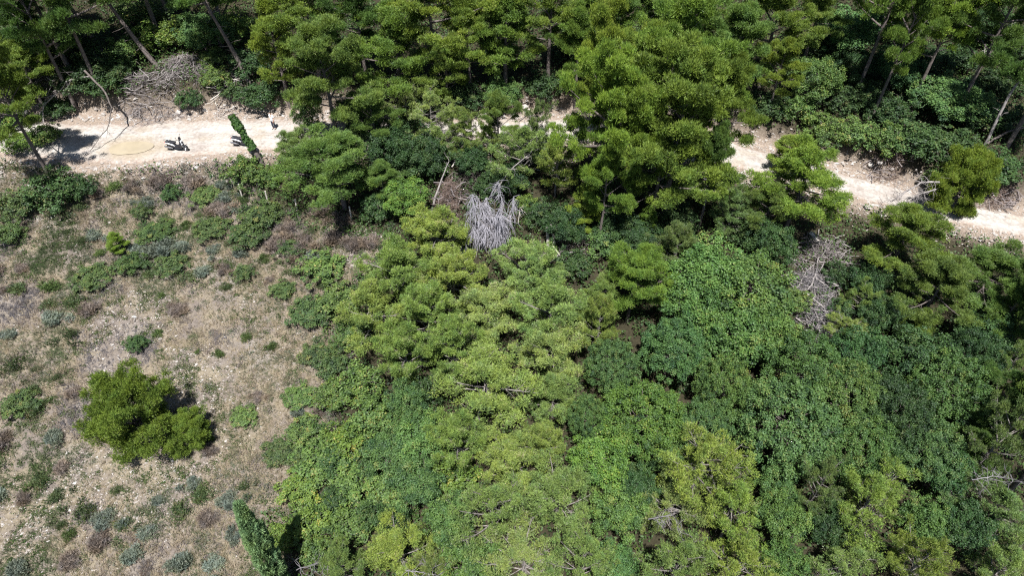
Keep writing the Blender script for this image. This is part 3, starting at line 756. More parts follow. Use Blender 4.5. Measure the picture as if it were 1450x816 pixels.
# kind, crown centre x, y and width in the photograph, height in metres, tint, label
TREES = [
 # --- wood above the road, left: leafy shrubs between bare trunks
 ('S', 88, 48, 74, 2.6, 'l', 'leafy bright shrub between the two slanting trunks of the upper left corner'),
 ('S', 40, 40, 70, 2.4, 'd', 'dark shrub in the shade at the far left end of the wood'),
 ('S', 120, 62, 60, 2.2, 'd', 'dark shrub in deep shade between the second and third slanting trunks'),
 ('S', 175, 72, 66, 2.4, 'm', 'mid green shrub beside the foot of the long slanting grey trunk'),
 ('S', 200, 18, 80, 2.8, 'm', 'green shrub beneath the top edge, behind the long slanting grey trunk'),
 ('S', 212, 52, 58, 2.6, 'l', 'bright leafy shrub just uphill of the larger brushwood heap'),
 ('S', 250, 44, 62, 2.8, 'l', 'bright green shrub behind the brushwood heap, at the foot of a short trunk'),
 ('B', 285, 40, 78, 3.6, 'b', 'blue green leafy tree behind the brushwood heap'),
 ('S', 330, 36, 70, 2.8, 'l', 'bright shrub beside the dark straight trunk above the brushwood'),
 ('S', 300, 80, 44, 1.5, 'm', 'small green shrub growing out of the brushwood heap'),
 ('S', 268, 140, 40, 1.6, 'k', 'small dark shrub on the road bank below the brushwood'),
 ('S', 305, 108, 46, 1.6, 'm', 'low green shrub among the grey branches over the road bank'),
 ('S', 368, 134, 62, 2.4, 'k', 'dark green shrub on the road bank above the second scooter'),
 ('S', 330, 128, 40, 1.5, 'k', 'low dark shrub on the bank above the ivy covered trunk'),
 ('S', 352, 88, 60, 2.4, 'd', 'shaded shrub beside the dark trunk right of the brushwood'),
 ('S', 40, 130, 58, 2.0, 'd', 'dull olive shrub under the pine at the left edge'),
 ('P', 30, 92, 96, 6.5, 'y', 'yellow green pine at the left edge above the shaded road'),
 ('P', 12, 12, 90, 9.0, 'g', 'dark pine in the upper left corner'),
 ('S', 26, 200, 46, 1.8, 'l', 'bright bush on the near road edge at the far left'),
 ('S', 62, 190, 50, 1.6, 'm', 'green bush at the road edge where the dead branch droops'),
 ('S', 18, 168, 40, 1.5, 'l', 'small pale bush on the far left beside the shaded road'),
 # --- pines above the road, middle
 ('N', 388, 62, 68, 10.1, 'Y', 'slim bright pine right of the brushwood, its pads stacked one over another'),
 ('W', 458, 106, 150, 11.5, 'e', 'broad dark olive pine standing on the road edge, its thick trunk showing below'),
 ('P', 432, 14, 118, 10.1, 'y', 'pine behind the broad road edge pine, cut by the top edge'),
 ('P', 505, 22, 100, 9.5, 'g', 'dark grey green pine between two broader crowns at the top edge'),
 ('W', 560, 70, 136, 9.5, 'y', 'layered pine with a black trunk showing under its pads'),
 ('W', 610, 18, 148, 10.6, 'Y', 'bright wide pine at the top edge above the black trunk pine'),
 ('P', 662, 46, 91, 9.5, 'y', 'rounded yellow green pine between the two gaps in the middle wood'),
 ('N', 716, 52, 84, 10.1, 'y', 'upright pine with separate rounded pads beside the dark gap'),
 ('P', 700, 8, 98, 10.1, 'y', 'pine at the top edge behind the upright pine with rounded pads'),
 ('P', 780, 16, 104, 10.1, 'y', 'pine at the top edge above the dark gap with bare soil'),
 ('B', 710, 128, 60, 3.0, 'u', 'pale leafy young tree on the bank above the shaded road'),
 ('L', 572, 140, 78, 4.5, 'w', 'sparse whitish pine with dead twigs over the road'),
 ('O', 656, 184, 62, 4.6, 'y', 'small fluffy yellow green pine standing alone at the near road edge'),
 ('L', 622, 204, 54, 3.5, 'w', 'thin twiggy pine sapling left of the fluffy small pine'),
 ('L', 695, 200, 44, 3.6, 'o', 'pale young pine right of the fluffy small pine, half shaded'),
 ('B', 434, 160, 44, 3.4, 'u', 'pale leafy young tree on the road beside the standing person'),
 ('O', 418, 212, 70, 4.4, 'w', 'pale olive tree at the near road edge below the person'),
 ('W', 476, 236, 155, 6.9, 'e', 'grey green spreading pine below the road, fence posts at its foot'),
 ('P', 540, 252, 63, 4.2, 'e', 'low pine branch shaped young tree right of the spreading grey green pine'),
 ('S', 505, 185, 46, 2.0, 'd', 'shaded bush at the road edge behind the spreading grey green pine'),
 ('S', 560, 200, 66, 2.6, 'd', 'black green bush in the shade of the pines below the road'),
 ('S', 600, 228, 70, 2.6, 'k', 'dark bush with fine leaves left of the broken grey snag'),
 ('S', 560, 235, 56, 2.0, 'd', 'deeply shaded bush in the hollow left of the snag'),
 ('L', 740, 216, 96, 6.0, 'w', 'pale pine with bleached twigs over the shaded bend of the road'),
 ('O', 788, 232, 70, 5.5, 'Y', 'light green pine left of the largest pine clump'),
 ('L', 760, 180, 52, 6.0, 'e', 'half dead grey pine leaning over the shaded road'),
 # --- the big pine clump
 ('W', 856, 96, 109, 13.5, 'Y', 'bright pine at the left top of the largest clump'),
 ('W', 860, 176, 141, 14.6, 'Y', 'bright layered pine at the left side of the largest clump'),
 ('W', 966, 176, 200, 15.2, 'y', 'largest pine, broad layered crown in the middle of the big clump'),
 ('W', 950, 104, 159, 14.6, 'y', 'broad pine behind the largest pine of the clump'),
 ('P', 1030, 150, 104, 13.5, 'y', 'pine at the right flank of the largest clump'),
 ('W', 935, 244, 145, 9.5, 'y', 'lower pine with drooping layered pads under the largest pine'),
 ('P', 858, 258, 79, 9.2, 'y', 'pine with hanging pads at the lower left of the big clump'),
 ('N', 828, 292, 48, 5.0, 'Y', 'small bright pine alone in the dark hollow under the big clump'),
 ('N', 920, 312, 36, 3.6, 'y', 'tiny pine in the black shade below the big clump'),
 ('P', 1012, 232, 75, 9.8, 'g', 'dark pine at the lower right of the big clump by the road'),
 # --- back row along the top
 ('P', 850, 28, 104, 10.1, 'y', 'pine in the back row above the big clump, left one'),
 ('P', 912, 22, 113, 10.1, 'g', 'duller pine in the back row above the big clump'),
 ('P', 985, 40, 109, 10.1, 'y', 'pine in the back row just behind the largest pine'),
 ('W', 1046, 70, 132, 10.1, 'e', 'greyish pine with a hollow dark heart, right behind the big clump'),
 ('W', 1100, 30, 125, 10.1, 'y', 'yellow green pine at the top edge before the blue green tree'),
 ('P', 1108, 92, 68, 7.4, 'Y', 'small yellow green pine at the edge of the dark valley'),
 ('B', 1200, 40, 92, 5.0, 'b', 'blue green broadleaf tree at the top of the dark valley'),
 ('B', 1152, 108, 80, 4.6, 'm', 'fresh green broadleaf tree at the left side of the dark valley'),
 ('S', 1090, 150, 60, 2.2, 'd', 'dark bush in the shadow right of the big clump'),
 ('S', 1130, 150, 56, 2.2, 'm', 'green bush below the fresh green tree'),
 ('S', 1168, 185, 66, 2.6, 'm', 'green bush on the bank above the road beside the mushroom shaped pine'),
 ('S', 1212, 188, 58, 2.2, 'u', 'dusty grey green bush on the bank above the road'),
 ('P', 1292, 30, 80, 14.0, 'y', 'pine with two bright pads over the dark valley'),
 ('W', 1348, 24, 116, 14.0, 'Y', 'bright pine at the top right with a dark trunk under it'),
 ('P', 1430, 14, 116, 15.0, 'g', 'dark pine in the upper right corner'),
 ('B', 1270, 92, 84, 4.2, 'k', 'dark leafy tree in the shade below the pine with two bright pads'),
 ('S', 1230, 128, 60, 2.0, 'd', 'bush in black shade at the bottom of the dark valley'),
 ('B', 1348, 136, 110, 3.6, 'b', 'lit broadleaf tree between the dark valley and the leaning dead trunk'),
 ('S', 1268, 160, 66, 2.4, 'd', 'deep green bush in half shade above the road bank'),
 ('S', 1300, 198, 84, 2.6, 'k', 'dark green thicket bush on the bank above the road'),
 ('S', 1256, 196, 60, 2.2, 'm', 'leafy bush left of the dark thicket on the road bank'),
 ('S', 1352, 205, 80, 2.4, 'd', 'shaded thicket bush at the foot of the leaning trunks'),
 ('S', 1412, 236, 80, 2.2, 'k', 'green bush on the far bank at the right edge'),
 ('S', 1430, 110, 70, 2.6, 'd', 'shaded bush near the right edge under the leaning trunk'),
 ('S', 1335, 250, 60, 1.6, 'u', 'dusty bush on the road bank right of the reclining pine'),
 # --- pines at the road, right
 ('N', 1120, 216, 56, 3.8, 'Y', 'small bright round pine at the near edge of the road bend'),
 ('P', 1136, 256, 127, 8.5, 'Y', 'mushroom shaped pine with bright top and dark underside by the road'),
 ('P', 1090, 290, 72, 5.5, 'e', 'dull pine in the shade left of the mushroom shaped pine'),
 ('O', 1040, 300, 84, 4.2, 'e', 'grey green pine bush below the road, left of the mushroom shaped pine'),
 ('R', 1356, 268, 84, 5.0, 'Y', 'bright pine leaning over the road with bare grey branches at its side'),
 ('W', 1284, 334, 124, 6.6, 'y', 'dark layered pine below the road right of the brush slide'),
 ('W', 1398, 392, 134, 5.6, 'e', 'wide grey green pine near the right edge below the road'),
 ('W', 1330, 410, 124, 6.5, 'e', 'spreading pine in front of the dark layered pine'),
 ('L', 1222, 424, 58, 3.6, 'o', 'sparse pine right of the grey brush slide'),
 ('P', 1440, 430, 90, 7.0, 'e', 'pine cut by the right edge below the wide grey green pine'),
 ('L', 1200, 465, 66, 3.0, 'o', 'low sparse pine at the bottom of the brush slide'),
 ('S', 1275, 455, 66, 2.4, 'k', 'dark bush in the hollow under the spreading pine'),
 ('P', 1300, 462, 56, 3.6, 'y', 'small pine pad below the spreading pine'),
 # --- middle slope: pale pines
 ('B', 575, 276, 70, 3.2, 'l', 'bright broadleaf bush tree between the spreading pine and the snag'),
 ('S', 536, 290, 60, 2.0, 'k', 'dark bush above the brown grass at the right end of the fence'),
 ('O', 620, 330, 110, 4.5, 'Y', 'bright yellow green pine left of the grey dead bush'),
 ('S', 745, 286, 32, 1.4, 'l', 'small vivid green bush right of the grey dead bush'),
 ('O', 560, 380, 120, 4.6, 'o', 'pale pine at the edge of the brown grass'),
 ('O', 640, 388, 130, 5.2, 'Y', 'pale yellow green pine below the grey dead bush'),
 ('O', 745, 380, 104, 4.6, 'w', 'greyish pale pine right below the grey dead bush'),
 ('S', 455, 376, 74, 1.5, 'u', 'pale green low bush on the edge of the brown grass'),
 ('S', 480, 425, 72, 1.8, 'u', 'dusty green bush at the edge of the open slope'),
 ('O', 525, 440, 110, 4.6, 'o', 'pale olive pine at the left end of the pale pine belt'),
 ('O', 606, 440, 116, 5.2, 'o', 'olive pine in the middle of the pale pine belt'),
 ('O', 690, 436, 124, 5.4, 'w', 'pale twiggy pine at the centre of the picture'),
 ('O', 780, 436, 120, 5.4, 'w', 'grey twiggy pale pine right of the picture centre'),
 ('W', 898, 398, 116, 7.0, 'y', 'tall olive pine with layered pads left of the deep green tree'),
 ('S', 862, 342, 62, 2.2, 'b', 'blue green bush under the shade of the big clump'),
 ('O', 960, 350, 78, 4.2, 'e', 'low greyish pine below the big clump\'s shadow'),
 ('S', 812, 372, 56, 1.8, 'k', 'dark bush beside the bleached broken stumps'),
 ('S', 500, 470, 66, 2.0, 'e', 'dull bush between the open slope and the olive pines'),
 ('O', 575, 500, 100, 4.6, 'o', 'olive pine with dead twigs below the pale pine belt'),
 ('S', 508, 545, 80, 2.8, 'm', 'green rounded bush at the edge of the open slope level with the lone pine'),
 ('S', 530, 590, 76, 2.6, 'm', 'fresh green bush right above the bramble slope'),
 ('B', 575, 570, 66, 4.0, 'b', 'narrow deep green tree wedged between olive pines'),
 ('O', 690, 540, 168, 6.4, 'y', 'large layered olive pine in the lower middle'),
 ('O', 640, 490, 100, 5.0, 'o', 'olive pine uphill of the large layered olive pine'),
 ('O', 780, 500, 120, 5.6, 'w', 'grey twiggy pine right of the large layered olive pine'),
 ('O', 785, 560, 90, 5.0, 'w', 'pale pine with bare grey tips below the twiggy pine'),
 ('O', 850, 455, 70, 5.0, 'o', 'olive pine beside the smooth blue green crown'),
 # --- broadleaf gully, right of centre
 ('B', 1000, 380, 120, 5.5, 'm', 'deep green tree with small bumps just below the big clump'),
 ('B', 1060, 405, 124, 5.6, 'm', 'broad fresh green tree left of the brush slide'),
 ('B', 980, 430, 100, 5.2, 'm', 'green tree right below the tall olive layered pine'),
 ('B', 1092, 342, 70, 4.6, 'k', 'dark green tree beside the upper end of the brush slide'),
 ('V', 866, 516, 84, 5.0, 'b', 'smooth blue green dome beside the pale pines'),
 ('V', 956, 492, 104, 5.2, 'b', 'smooth broad crown in the upper middle of the gully'),
 ('B', 1040, 470, 110, 5.4, 'm', 'fresh green tree in the gully above the black gaps'),
 ('B', 1088, 468, 90, 5.2, 'm', 'tree left of the lower end of the brush slide'),
 ('V', 1026, 545, 92, 5.6, 'm', 'rounded bright crown between two black gaps'),
 ('V', 910, 588, 130, 5.4, 'l', 'smooth light green dome in the lower middle of the gully'),
 ('V', 1000, 600, 90, 4.6, 'b', 'shaded blue green crown behind the yellow pine'),
 ('V', 835, 590, 66, 4.4, 'u', 'pale blue green small dome left of the smooth light green dome'),
 ('V', 1116, 600, 156, 6.4, 'b', 'largest smooth blue green crown of the gully'),
 ('V', 1140, 516, 124, 5.8, 'm', 'smooth crown uphill of the largest blue green crown'),
 ('V', 1200, 560, 124, 5.8, 'm', 'wide carpet crown right of the largest blue green crown'),
 ('B', 1215, 495, 80, 4.6, 'k', 'dark leafy tree below the brush slide'),
 ('B', 1300, 500, 96, 4.8, 'k', 'dark green tree below the spreading pine'),
 ('V', 1346, 545, 124, 5.6, 'm', 'carpet crown near the right edge, level with the largest dome'),
 ('V', 1270, 580, 116, 5.4, 'd', 'darker carpet crown between two bright carpet crowns'),
 ('V', 1220, 630, 120, 5.4, 'm', 'carpet crown above the lower right yellow pine'),
 ('V', 1310, 630, 110, 5.2, 'b', 'blue green crown left of the shaded pine at the right edge'),
 ('B', 1336, 660, 84, 4.6, 'k', 'dark round tree beside the sparse pine in the lower right corner'),
 ('V', 1385, 500, 90, 4.8, 'k', 'dark crown under the pine at the right edge'),
 ('L', 1436, 512, 60, 5.0, 'w', 'small pale yellow pine at the right edge beside black shade'),
 # --- bottom: brambles and bushes left of the pines
 ('S', 430, 610, 56, 1.2, 'u', 'low greyish bramble patch on the border of the open slope'),
 ('S', 450, 650, 84, 1.6, 'm', 'bramble thicket below the border of the open slope'),
 ('S', 425, 690, 66, 1.3, 'l', 'yellowing bramble at the border of the dry grass'),
 ('S', 490, 625, 76, 2.0, 'l', 'bright bramble bush in the upper bramble slope'),
 ('S', 500, 680, 84, 1.8, 'm', 'green bramble bush in the middle of the bramble slope'),
 ('S', 450, 735, 78, 1.6, 'l', 'bright bramble right above the dark cypress shadow'),
 ('S', 505, 735, 76, 1.8, 'm', 'bramble above the bleached branch at the bottom'),
 ('S', 400, 760, 52, 1.8, 'l', 'vivid green bush right beside the cypress'),
 ('S', 445, 775, 60, 2.0, 'm', 'green bush right of the cypress shadow'),
 ('B', 556, 640, 84, 3.4, 'b', 'blue green small tree at the head of the bramble slope'),
 ('B', 598, 618, 84, 3.8, 'u', 'pale blue green tree between bramble slope and olive pine'),
 ('B', 590, 682, 80, 3.6, 'b', 'rounded blue green tree right of the brambles'),
 ('S', 548, 700, 70, 1.8, 'm', 'shadowed bramble left of the rounded blue green tree'),
 ('O', 650, 625, 100, 4.4, 'o', 'olive pine in front of the large layered olive pine'),
 ('S', 640, 680, 80, 2.2, 'l', 'yellow green bush between the blue green trees and pale pines'),
 ('O', 560, 775, 110, 4.4, 'Y', 'pale yellow pine at the bottom edge right of the cypress'),
 ('O', 482, 800, 80, 3.6, 'w', 'pale pine at the bottom edge with a bleached branch'),
 ('B', 640, 735, 84, 4.0, 'u', 'light green broadleaf tree left of the pale bottom pines'),
 ('B', 664, 800, 96, 4.2, 'm', 'dark leafed tree at the bottom edge between pale pines'),
 ('L', 610, 815, 72, 4.0, 'w', 'grey twiggy pine at the bottom edge beside the dark leafed tree'),
 ('O', 728, 650, 120, 5.4, 'o', 'pale yellow pine below the large layered olive pine'),
 ('L', 700, 720, 130, 5.6, 'w', 'hazy pale pine in the bottom middle'),
 ('O', 790, 700, 130, 5.6, 'w', 'wide pale pine in the bottom middle, right half'),
 ('L', 740, 790, 140, 5.6, 'w', 'washed pale pine at the bottom edge'),
 ('L', 830, 790, 100, 5.4, 'w', 'pale grey pine at the bottom edge left of the leafy gap'),
 ('O', 770, 625, 80, 4.8, 'o', 'olive pine beside the pale small dome'),
 ('B', 850, 650, 94, 4.4, 'l', 'vivid green leafy tree below the smooth light dome'),
 ('B', 878, 722, 80, 4.0, 'm', 'mid green leafy tree between two pale pines'),
 ('B', 868, 800, 76, 3.8, 'b', 'blue green leafy tree at the bottom edge'),
 ('L', 990, 664, 140, 6.4, 'Y', 'yellow tipped pine with dark gaps in the lower right middle'),
 ('L', 1040, 720, 120, 6.0, 'Y', 'yellow pine right of the bleached fallen branch'),
 ('L', 950, 720, 110, 5.4, 'w', 'greyish pine with bleached dead branches inside'),
 ('L', 960, 800, 120, 5.6, 'w', 'grey tipped pine at the bottom edge'),
 ('L', 1050, 800, 110, 5.6, 'Y', 'yellow grey pine at the bottom edge'),
 ('B', 1108, 730, 76, 4.2, 'm', 'green leafy tree between the two yellow pines'),
 ('B', 1110, 800, 72, 4.0, 'm', 'green leafy tree at the bottom edge between pines'),
 ('B', 1100, 680, 60, 3.8, 'b', 'small blue green tree in front of the largest dome'),
 ('L', 1230, 712, 142, 6.4, 'Y', 'broad yellow tipped pine in the lower right'),
 ('L', 1160, 690, 76, 5.4, 'e', 'dull pine left of the broad yellow tipped pine'),
 ('L', 1200, 796, 112, 5.6, 'w', 'greyish pine at the bottom edge below the broad yellow pine'),
 ('L', 1300, 796, 100, 5.6, 'Y', 'olive pine at the bottom edge near the right corner'),
 ('B', 1312, 734, 70, 3.8, 'm', 'green leafy tree beside the broad yellow tipped pine'),
 ('L', 1412, 720, 124, 6.4, 'e', 'sparse grey pine in the lower right corner'),
 ('L', 1420, 620, 96, 7.0, 'e', 'dark sparse pine at the right edge over black shade'),
 ('L', 1420, 806, 110, 5.8, 'w', 'pale twiggy pine in the bottom right corner'),
 ('W', 6, 138, 124, 11.5, 'y', 'wide pine at the left edge whose shadow falls over the road end'),
 ('W', -60, 90, 150, 10.0, 'g', 'dark pine just past the left edge above the road'),
 ('P', 34, 8, 110, 15.0, 'g', 'dark pine crown over the upper left corner trunks'),
 ('P', 180, -70, 120, 12.5, 'g', 'dark pine crown above the top edge over the slanting trunks'),
 ('P', 275, -60, 120, 12.5, 'g', 'dark pine crown above the top edge behind the brushwood'),
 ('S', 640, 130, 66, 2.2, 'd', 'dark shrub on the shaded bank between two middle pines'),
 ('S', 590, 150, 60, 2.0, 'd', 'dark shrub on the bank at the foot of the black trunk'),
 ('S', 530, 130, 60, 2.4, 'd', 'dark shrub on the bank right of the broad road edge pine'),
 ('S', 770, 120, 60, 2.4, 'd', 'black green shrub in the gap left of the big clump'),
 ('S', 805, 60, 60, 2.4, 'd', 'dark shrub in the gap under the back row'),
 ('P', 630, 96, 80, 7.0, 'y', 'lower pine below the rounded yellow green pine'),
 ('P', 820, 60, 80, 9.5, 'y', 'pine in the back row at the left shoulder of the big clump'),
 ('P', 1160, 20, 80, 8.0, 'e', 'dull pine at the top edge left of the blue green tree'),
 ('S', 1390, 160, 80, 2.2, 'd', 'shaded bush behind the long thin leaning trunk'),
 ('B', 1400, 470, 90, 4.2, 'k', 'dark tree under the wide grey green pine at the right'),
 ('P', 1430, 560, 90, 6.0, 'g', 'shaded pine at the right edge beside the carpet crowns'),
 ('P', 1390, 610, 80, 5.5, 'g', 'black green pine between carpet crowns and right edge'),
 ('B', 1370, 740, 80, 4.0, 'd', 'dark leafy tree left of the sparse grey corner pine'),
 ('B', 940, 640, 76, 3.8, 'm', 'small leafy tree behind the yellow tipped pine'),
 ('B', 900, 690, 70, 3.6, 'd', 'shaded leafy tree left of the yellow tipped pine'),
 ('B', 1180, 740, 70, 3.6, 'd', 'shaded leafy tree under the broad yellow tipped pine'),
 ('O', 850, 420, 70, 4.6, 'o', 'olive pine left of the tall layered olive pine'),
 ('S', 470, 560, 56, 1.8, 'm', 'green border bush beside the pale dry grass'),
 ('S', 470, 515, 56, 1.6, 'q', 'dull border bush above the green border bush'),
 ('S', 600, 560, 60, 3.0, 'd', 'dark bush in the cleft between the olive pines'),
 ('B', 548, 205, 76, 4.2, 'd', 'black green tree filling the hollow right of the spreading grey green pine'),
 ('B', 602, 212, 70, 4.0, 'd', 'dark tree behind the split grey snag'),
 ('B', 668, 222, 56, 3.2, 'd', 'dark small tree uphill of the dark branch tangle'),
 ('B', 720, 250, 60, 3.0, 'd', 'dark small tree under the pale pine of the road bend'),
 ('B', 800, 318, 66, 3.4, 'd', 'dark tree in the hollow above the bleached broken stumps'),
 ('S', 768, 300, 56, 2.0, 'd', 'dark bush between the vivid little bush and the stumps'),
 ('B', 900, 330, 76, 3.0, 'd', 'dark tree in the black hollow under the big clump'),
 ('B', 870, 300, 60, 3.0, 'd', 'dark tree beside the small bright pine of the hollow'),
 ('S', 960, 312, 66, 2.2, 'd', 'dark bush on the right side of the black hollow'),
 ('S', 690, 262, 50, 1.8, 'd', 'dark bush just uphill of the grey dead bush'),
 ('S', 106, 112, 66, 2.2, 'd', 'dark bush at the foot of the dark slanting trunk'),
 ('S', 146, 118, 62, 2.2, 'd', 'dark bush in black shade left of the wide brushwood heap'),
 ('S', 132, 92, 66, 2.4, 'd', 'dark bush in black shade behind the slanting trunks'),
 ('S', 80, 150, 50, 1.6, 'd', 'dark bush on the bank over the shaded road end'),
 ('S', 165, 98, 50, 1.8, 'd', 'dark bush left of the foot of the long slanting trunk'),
 ('W', 74, -16, 130, 15.5, 'g', 'tall dark pine crown above the upper left corner, second from the edge'),
 ('W', 1268, -10, 120, 15.0, 'y', 'tall pine at the top edge over the dark valley'),
 ('W', 1335, -45, 130, 15.0, 'g', 'tall pine past the top edge over the dark valley'),
 ('W', 1512, 64, 150, 15.0, 'g', 'tall pine past the right edge shading the leaning trunks'),
 ('W', 1528, 600, 150, 14.0, 'e', 'tall pine past the right edge shading the lower right side'),
 ('W', 1500, 420, 140, 12.0, 'e', 'tall pine past the right edge beside the wide grey green pine'),
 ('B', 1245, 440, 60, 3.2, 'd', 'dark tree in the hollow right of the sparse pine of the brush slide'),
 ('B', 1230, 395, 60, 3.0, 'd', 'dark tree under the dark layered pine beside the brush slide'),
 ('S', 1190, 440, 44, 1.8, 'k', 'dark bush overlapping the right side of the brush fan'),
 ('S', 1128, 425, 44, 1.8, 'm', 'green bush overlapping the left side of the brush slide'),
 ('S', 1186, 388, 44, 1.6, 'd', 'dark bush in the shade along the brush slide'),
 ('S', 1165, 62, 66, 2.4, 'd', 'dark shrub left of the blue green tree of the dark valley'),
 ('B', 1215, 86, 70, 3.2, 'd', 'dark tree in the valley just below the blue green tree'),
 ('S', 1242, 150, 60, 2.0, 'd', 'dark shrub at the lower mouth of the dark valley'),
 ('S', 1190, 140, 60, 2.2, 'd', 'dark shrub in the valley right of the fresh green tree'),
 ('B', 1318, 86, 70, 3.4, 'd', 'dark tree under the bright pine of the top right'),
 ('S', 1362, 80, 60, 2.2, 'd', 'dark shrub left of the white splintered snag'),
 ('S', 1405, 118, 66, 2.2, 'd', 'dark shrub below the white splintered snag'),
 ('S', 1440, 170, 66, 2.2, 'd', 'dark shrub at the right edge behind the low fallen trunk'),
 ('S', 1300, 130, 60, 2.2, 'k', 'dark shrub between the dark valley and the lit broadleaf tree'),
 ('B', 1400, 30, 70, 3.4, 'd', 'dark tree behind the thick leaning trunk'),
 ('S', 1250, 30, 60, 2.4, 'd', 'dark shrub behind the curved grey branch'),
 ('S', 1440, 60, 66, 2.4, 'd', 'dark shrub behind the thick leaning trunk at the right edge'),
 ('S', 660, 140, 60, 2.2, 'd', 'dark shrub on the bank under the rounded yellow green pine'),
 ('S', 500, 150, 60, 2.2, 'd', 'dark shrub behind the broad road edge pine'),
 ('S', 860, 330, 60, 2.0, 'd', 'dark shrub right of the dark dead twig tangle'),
 ('S', 1060, 330, 60, 2.0, 'k', 'dark shrub between the grey green pine bush and the deep green tree'),
 ('S', 440, 440, 70, 1.0, 'q', 'sprawling dull green scrub at the right border of the open slope'),
 ('S', 452, 500, 56, 0.9, 'q', 'sprawling olive scrub left of the dull border bush'),
 ('S', 425, 560, 50, 0.8, 'u', 'low pale scrub on the dry grass left of the green border bush'),
 ('S', 395, 640, 56, 0.8, 'q', 'low olive scrub spreading into the dry grass beside the brambles'),
 ('S', 410, 350, 50, 0.9, 'q', 'low olive scrub in the brown grass below the fence'),
 ('S', 300, 320, 60, 0.9, 'q', 'spreading olive scrub in the middle of the upper open slope'),
 ('S', 220, 325, 56, 0.8, 'Q', 'spreading yellow green scrub uphill of the silver bush'),
 ('S', 130, 390, 60, 0.8, 'q', 'spreading dull scrub downhill of the pine sapling'),
 ('S', 472, 655, 52, 1.9, 'k', 'dark bush poking out of the upper bramble slope'),
 ('S', 525, 655, 50, 2.3, 'k', 'dark bush between the bramble slope and the small blue green tree'),
 ('S', 475, 708, 46, 1.9, 'd', 'shadowed dark bush amid the bright brambles'),
 ('S', 530, 730, 50, 2.2, 'k', 'dark bush above the pale yellow bottom pine'),
 ('S', 560, 735, 44, 2.2, 'd', 'dark bush beneath the rounded blue green tree'),
 ('S', 430, 650, 40, 1.3, 'q', 'olive bush on the outer rim of the bramble slope'),
 ('P', 528, 160, 76, 6.5, 'e', 'grey green pine over the road right of the broad road edge pine'),
 ('L', 612, 166, 76, 5.0, 'w', 'wispy pale pine over the road right of the sparse whitish pine'),
 ('P', 704, 166, 64, 6.5, 'e', 'shadowed pine over the road before the big clump'),
 ('B', 752, 200, 54, 3.6, 'd', 'dark small tree on the near road edge before the big clump'),
 ('W', 905, 140, 140, 14.0, 'y', 'pine filling the heart of the largest clump'),
 ('W', 905, 206, 130, 12.5, 'Y', 'bright pine at the lower front of the largest clump'),
 ('S', 580, 172, 56, 2.0, 'd', 'dark shrub at the far road edge below the black trunk pine'),
 # --- the open slope
 ('R', 190, 594, 118, 5.6, 'v', 'bushy round pine standing alone on the open slope'),
 ('R', 266, 616, 70, 2.6, 'y', 'smaller dark lit pine grown against the lone round pine'),
 ('N', 165, 342, 30, 2.2, 'Y', 'bright little pine sapling on the upper open slope'),
 ('S', 72, 268, 84, 3.0, 'k', 'dark green dense bush in the upper left of the open slope'),
 ('S', 112, 266, 46, 2.2, 'k', 'smaller dark bush joined to the dense dark bush'),
 ('S', 22, 290, 60, 2.2, 'q', 'green bush at the left edge above the lone white post'),
 ('S', 12, 330, 44, 1.6, 'Q', 'yellow green bush at the left edge beside the lone white post'),
 ('S', 345, 240, 66, 2.0, 'm', 'green bush at the foot of the ivy covered trunk'),
 ('S', 380, 250, 40, 1.6, 'm', 'green bush between the ivy covered trunk and two white posts'),
 ('S', 368, 304, 62, 1.4, 'Q', 'bright green bush below the white fence posts'),
 ('S', 350, 330, 60, 1.2, 'q', 'darker low bush under the bright fence bush'),
 ('S', 290, 275, 50, 0.9, 'Q', 'low yellow green bush between the road and the posts'),
 ('S', 242, 272, 36, 1.2, 'k', 'dark low bush below the first scooter'),
 ('S', 200, 298, 34, 0.9, 'q', 'small green bush below the puddle'),
 ('S', 186, 372, 46, 1.2, 'e', 'dull green bush right below the pine sapling'),
 ('S', 242, 374, 50, 1.1, 'q', 'green bush growing under the silver bush'),
 ('S', 400, 410, 40, 0.9, 'Q', 'bright low bush at the right border of the open slope'),
 ('S', 345, 385, 36, 0.9, 'q', 'small green bush uphill in the middle of the open slope'),
 ('S', 192, 486, 34, 1.0, 'k', 'dark small bush above the lone round pine'),
 ('S', 28, 570, 56, 0.9, 'Q', 'yellowish bush at the left edge level with the lone pine'),
 ('S', 345, 590, 40, 0.8, 'u', 'pale green low bush right of the lone pine\'s shadow'),
]
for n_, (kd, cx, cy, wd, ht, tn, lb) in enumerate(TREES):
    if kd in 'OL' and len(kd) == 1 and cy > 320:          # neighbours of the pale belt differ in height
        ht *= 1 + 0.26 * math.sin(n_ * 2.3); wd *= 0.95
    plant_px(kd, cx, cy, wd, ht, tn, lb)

cyp = ground(402, 838)
tip = ray_at_y(338, 716, cyp[1])
cyp_h = float(np.linalg.norm(tip - np.array([cyp[0], cyp[1], terrain(cyp[0], cyp[1])])))
cd = Vector((tip - cyp).tolist()).normalized()
plant('C', (cyp[0], cyp[1], terrain(cyp[0], cyp[1]) - 0.1), 0.68, cyp_h / 10.0, 'm', 'slender green cypress at the bottom edge of the open slope', quat=Vector((0, 0, 1)).rotation_difference(cd))
print('cypress height', cyp_h)

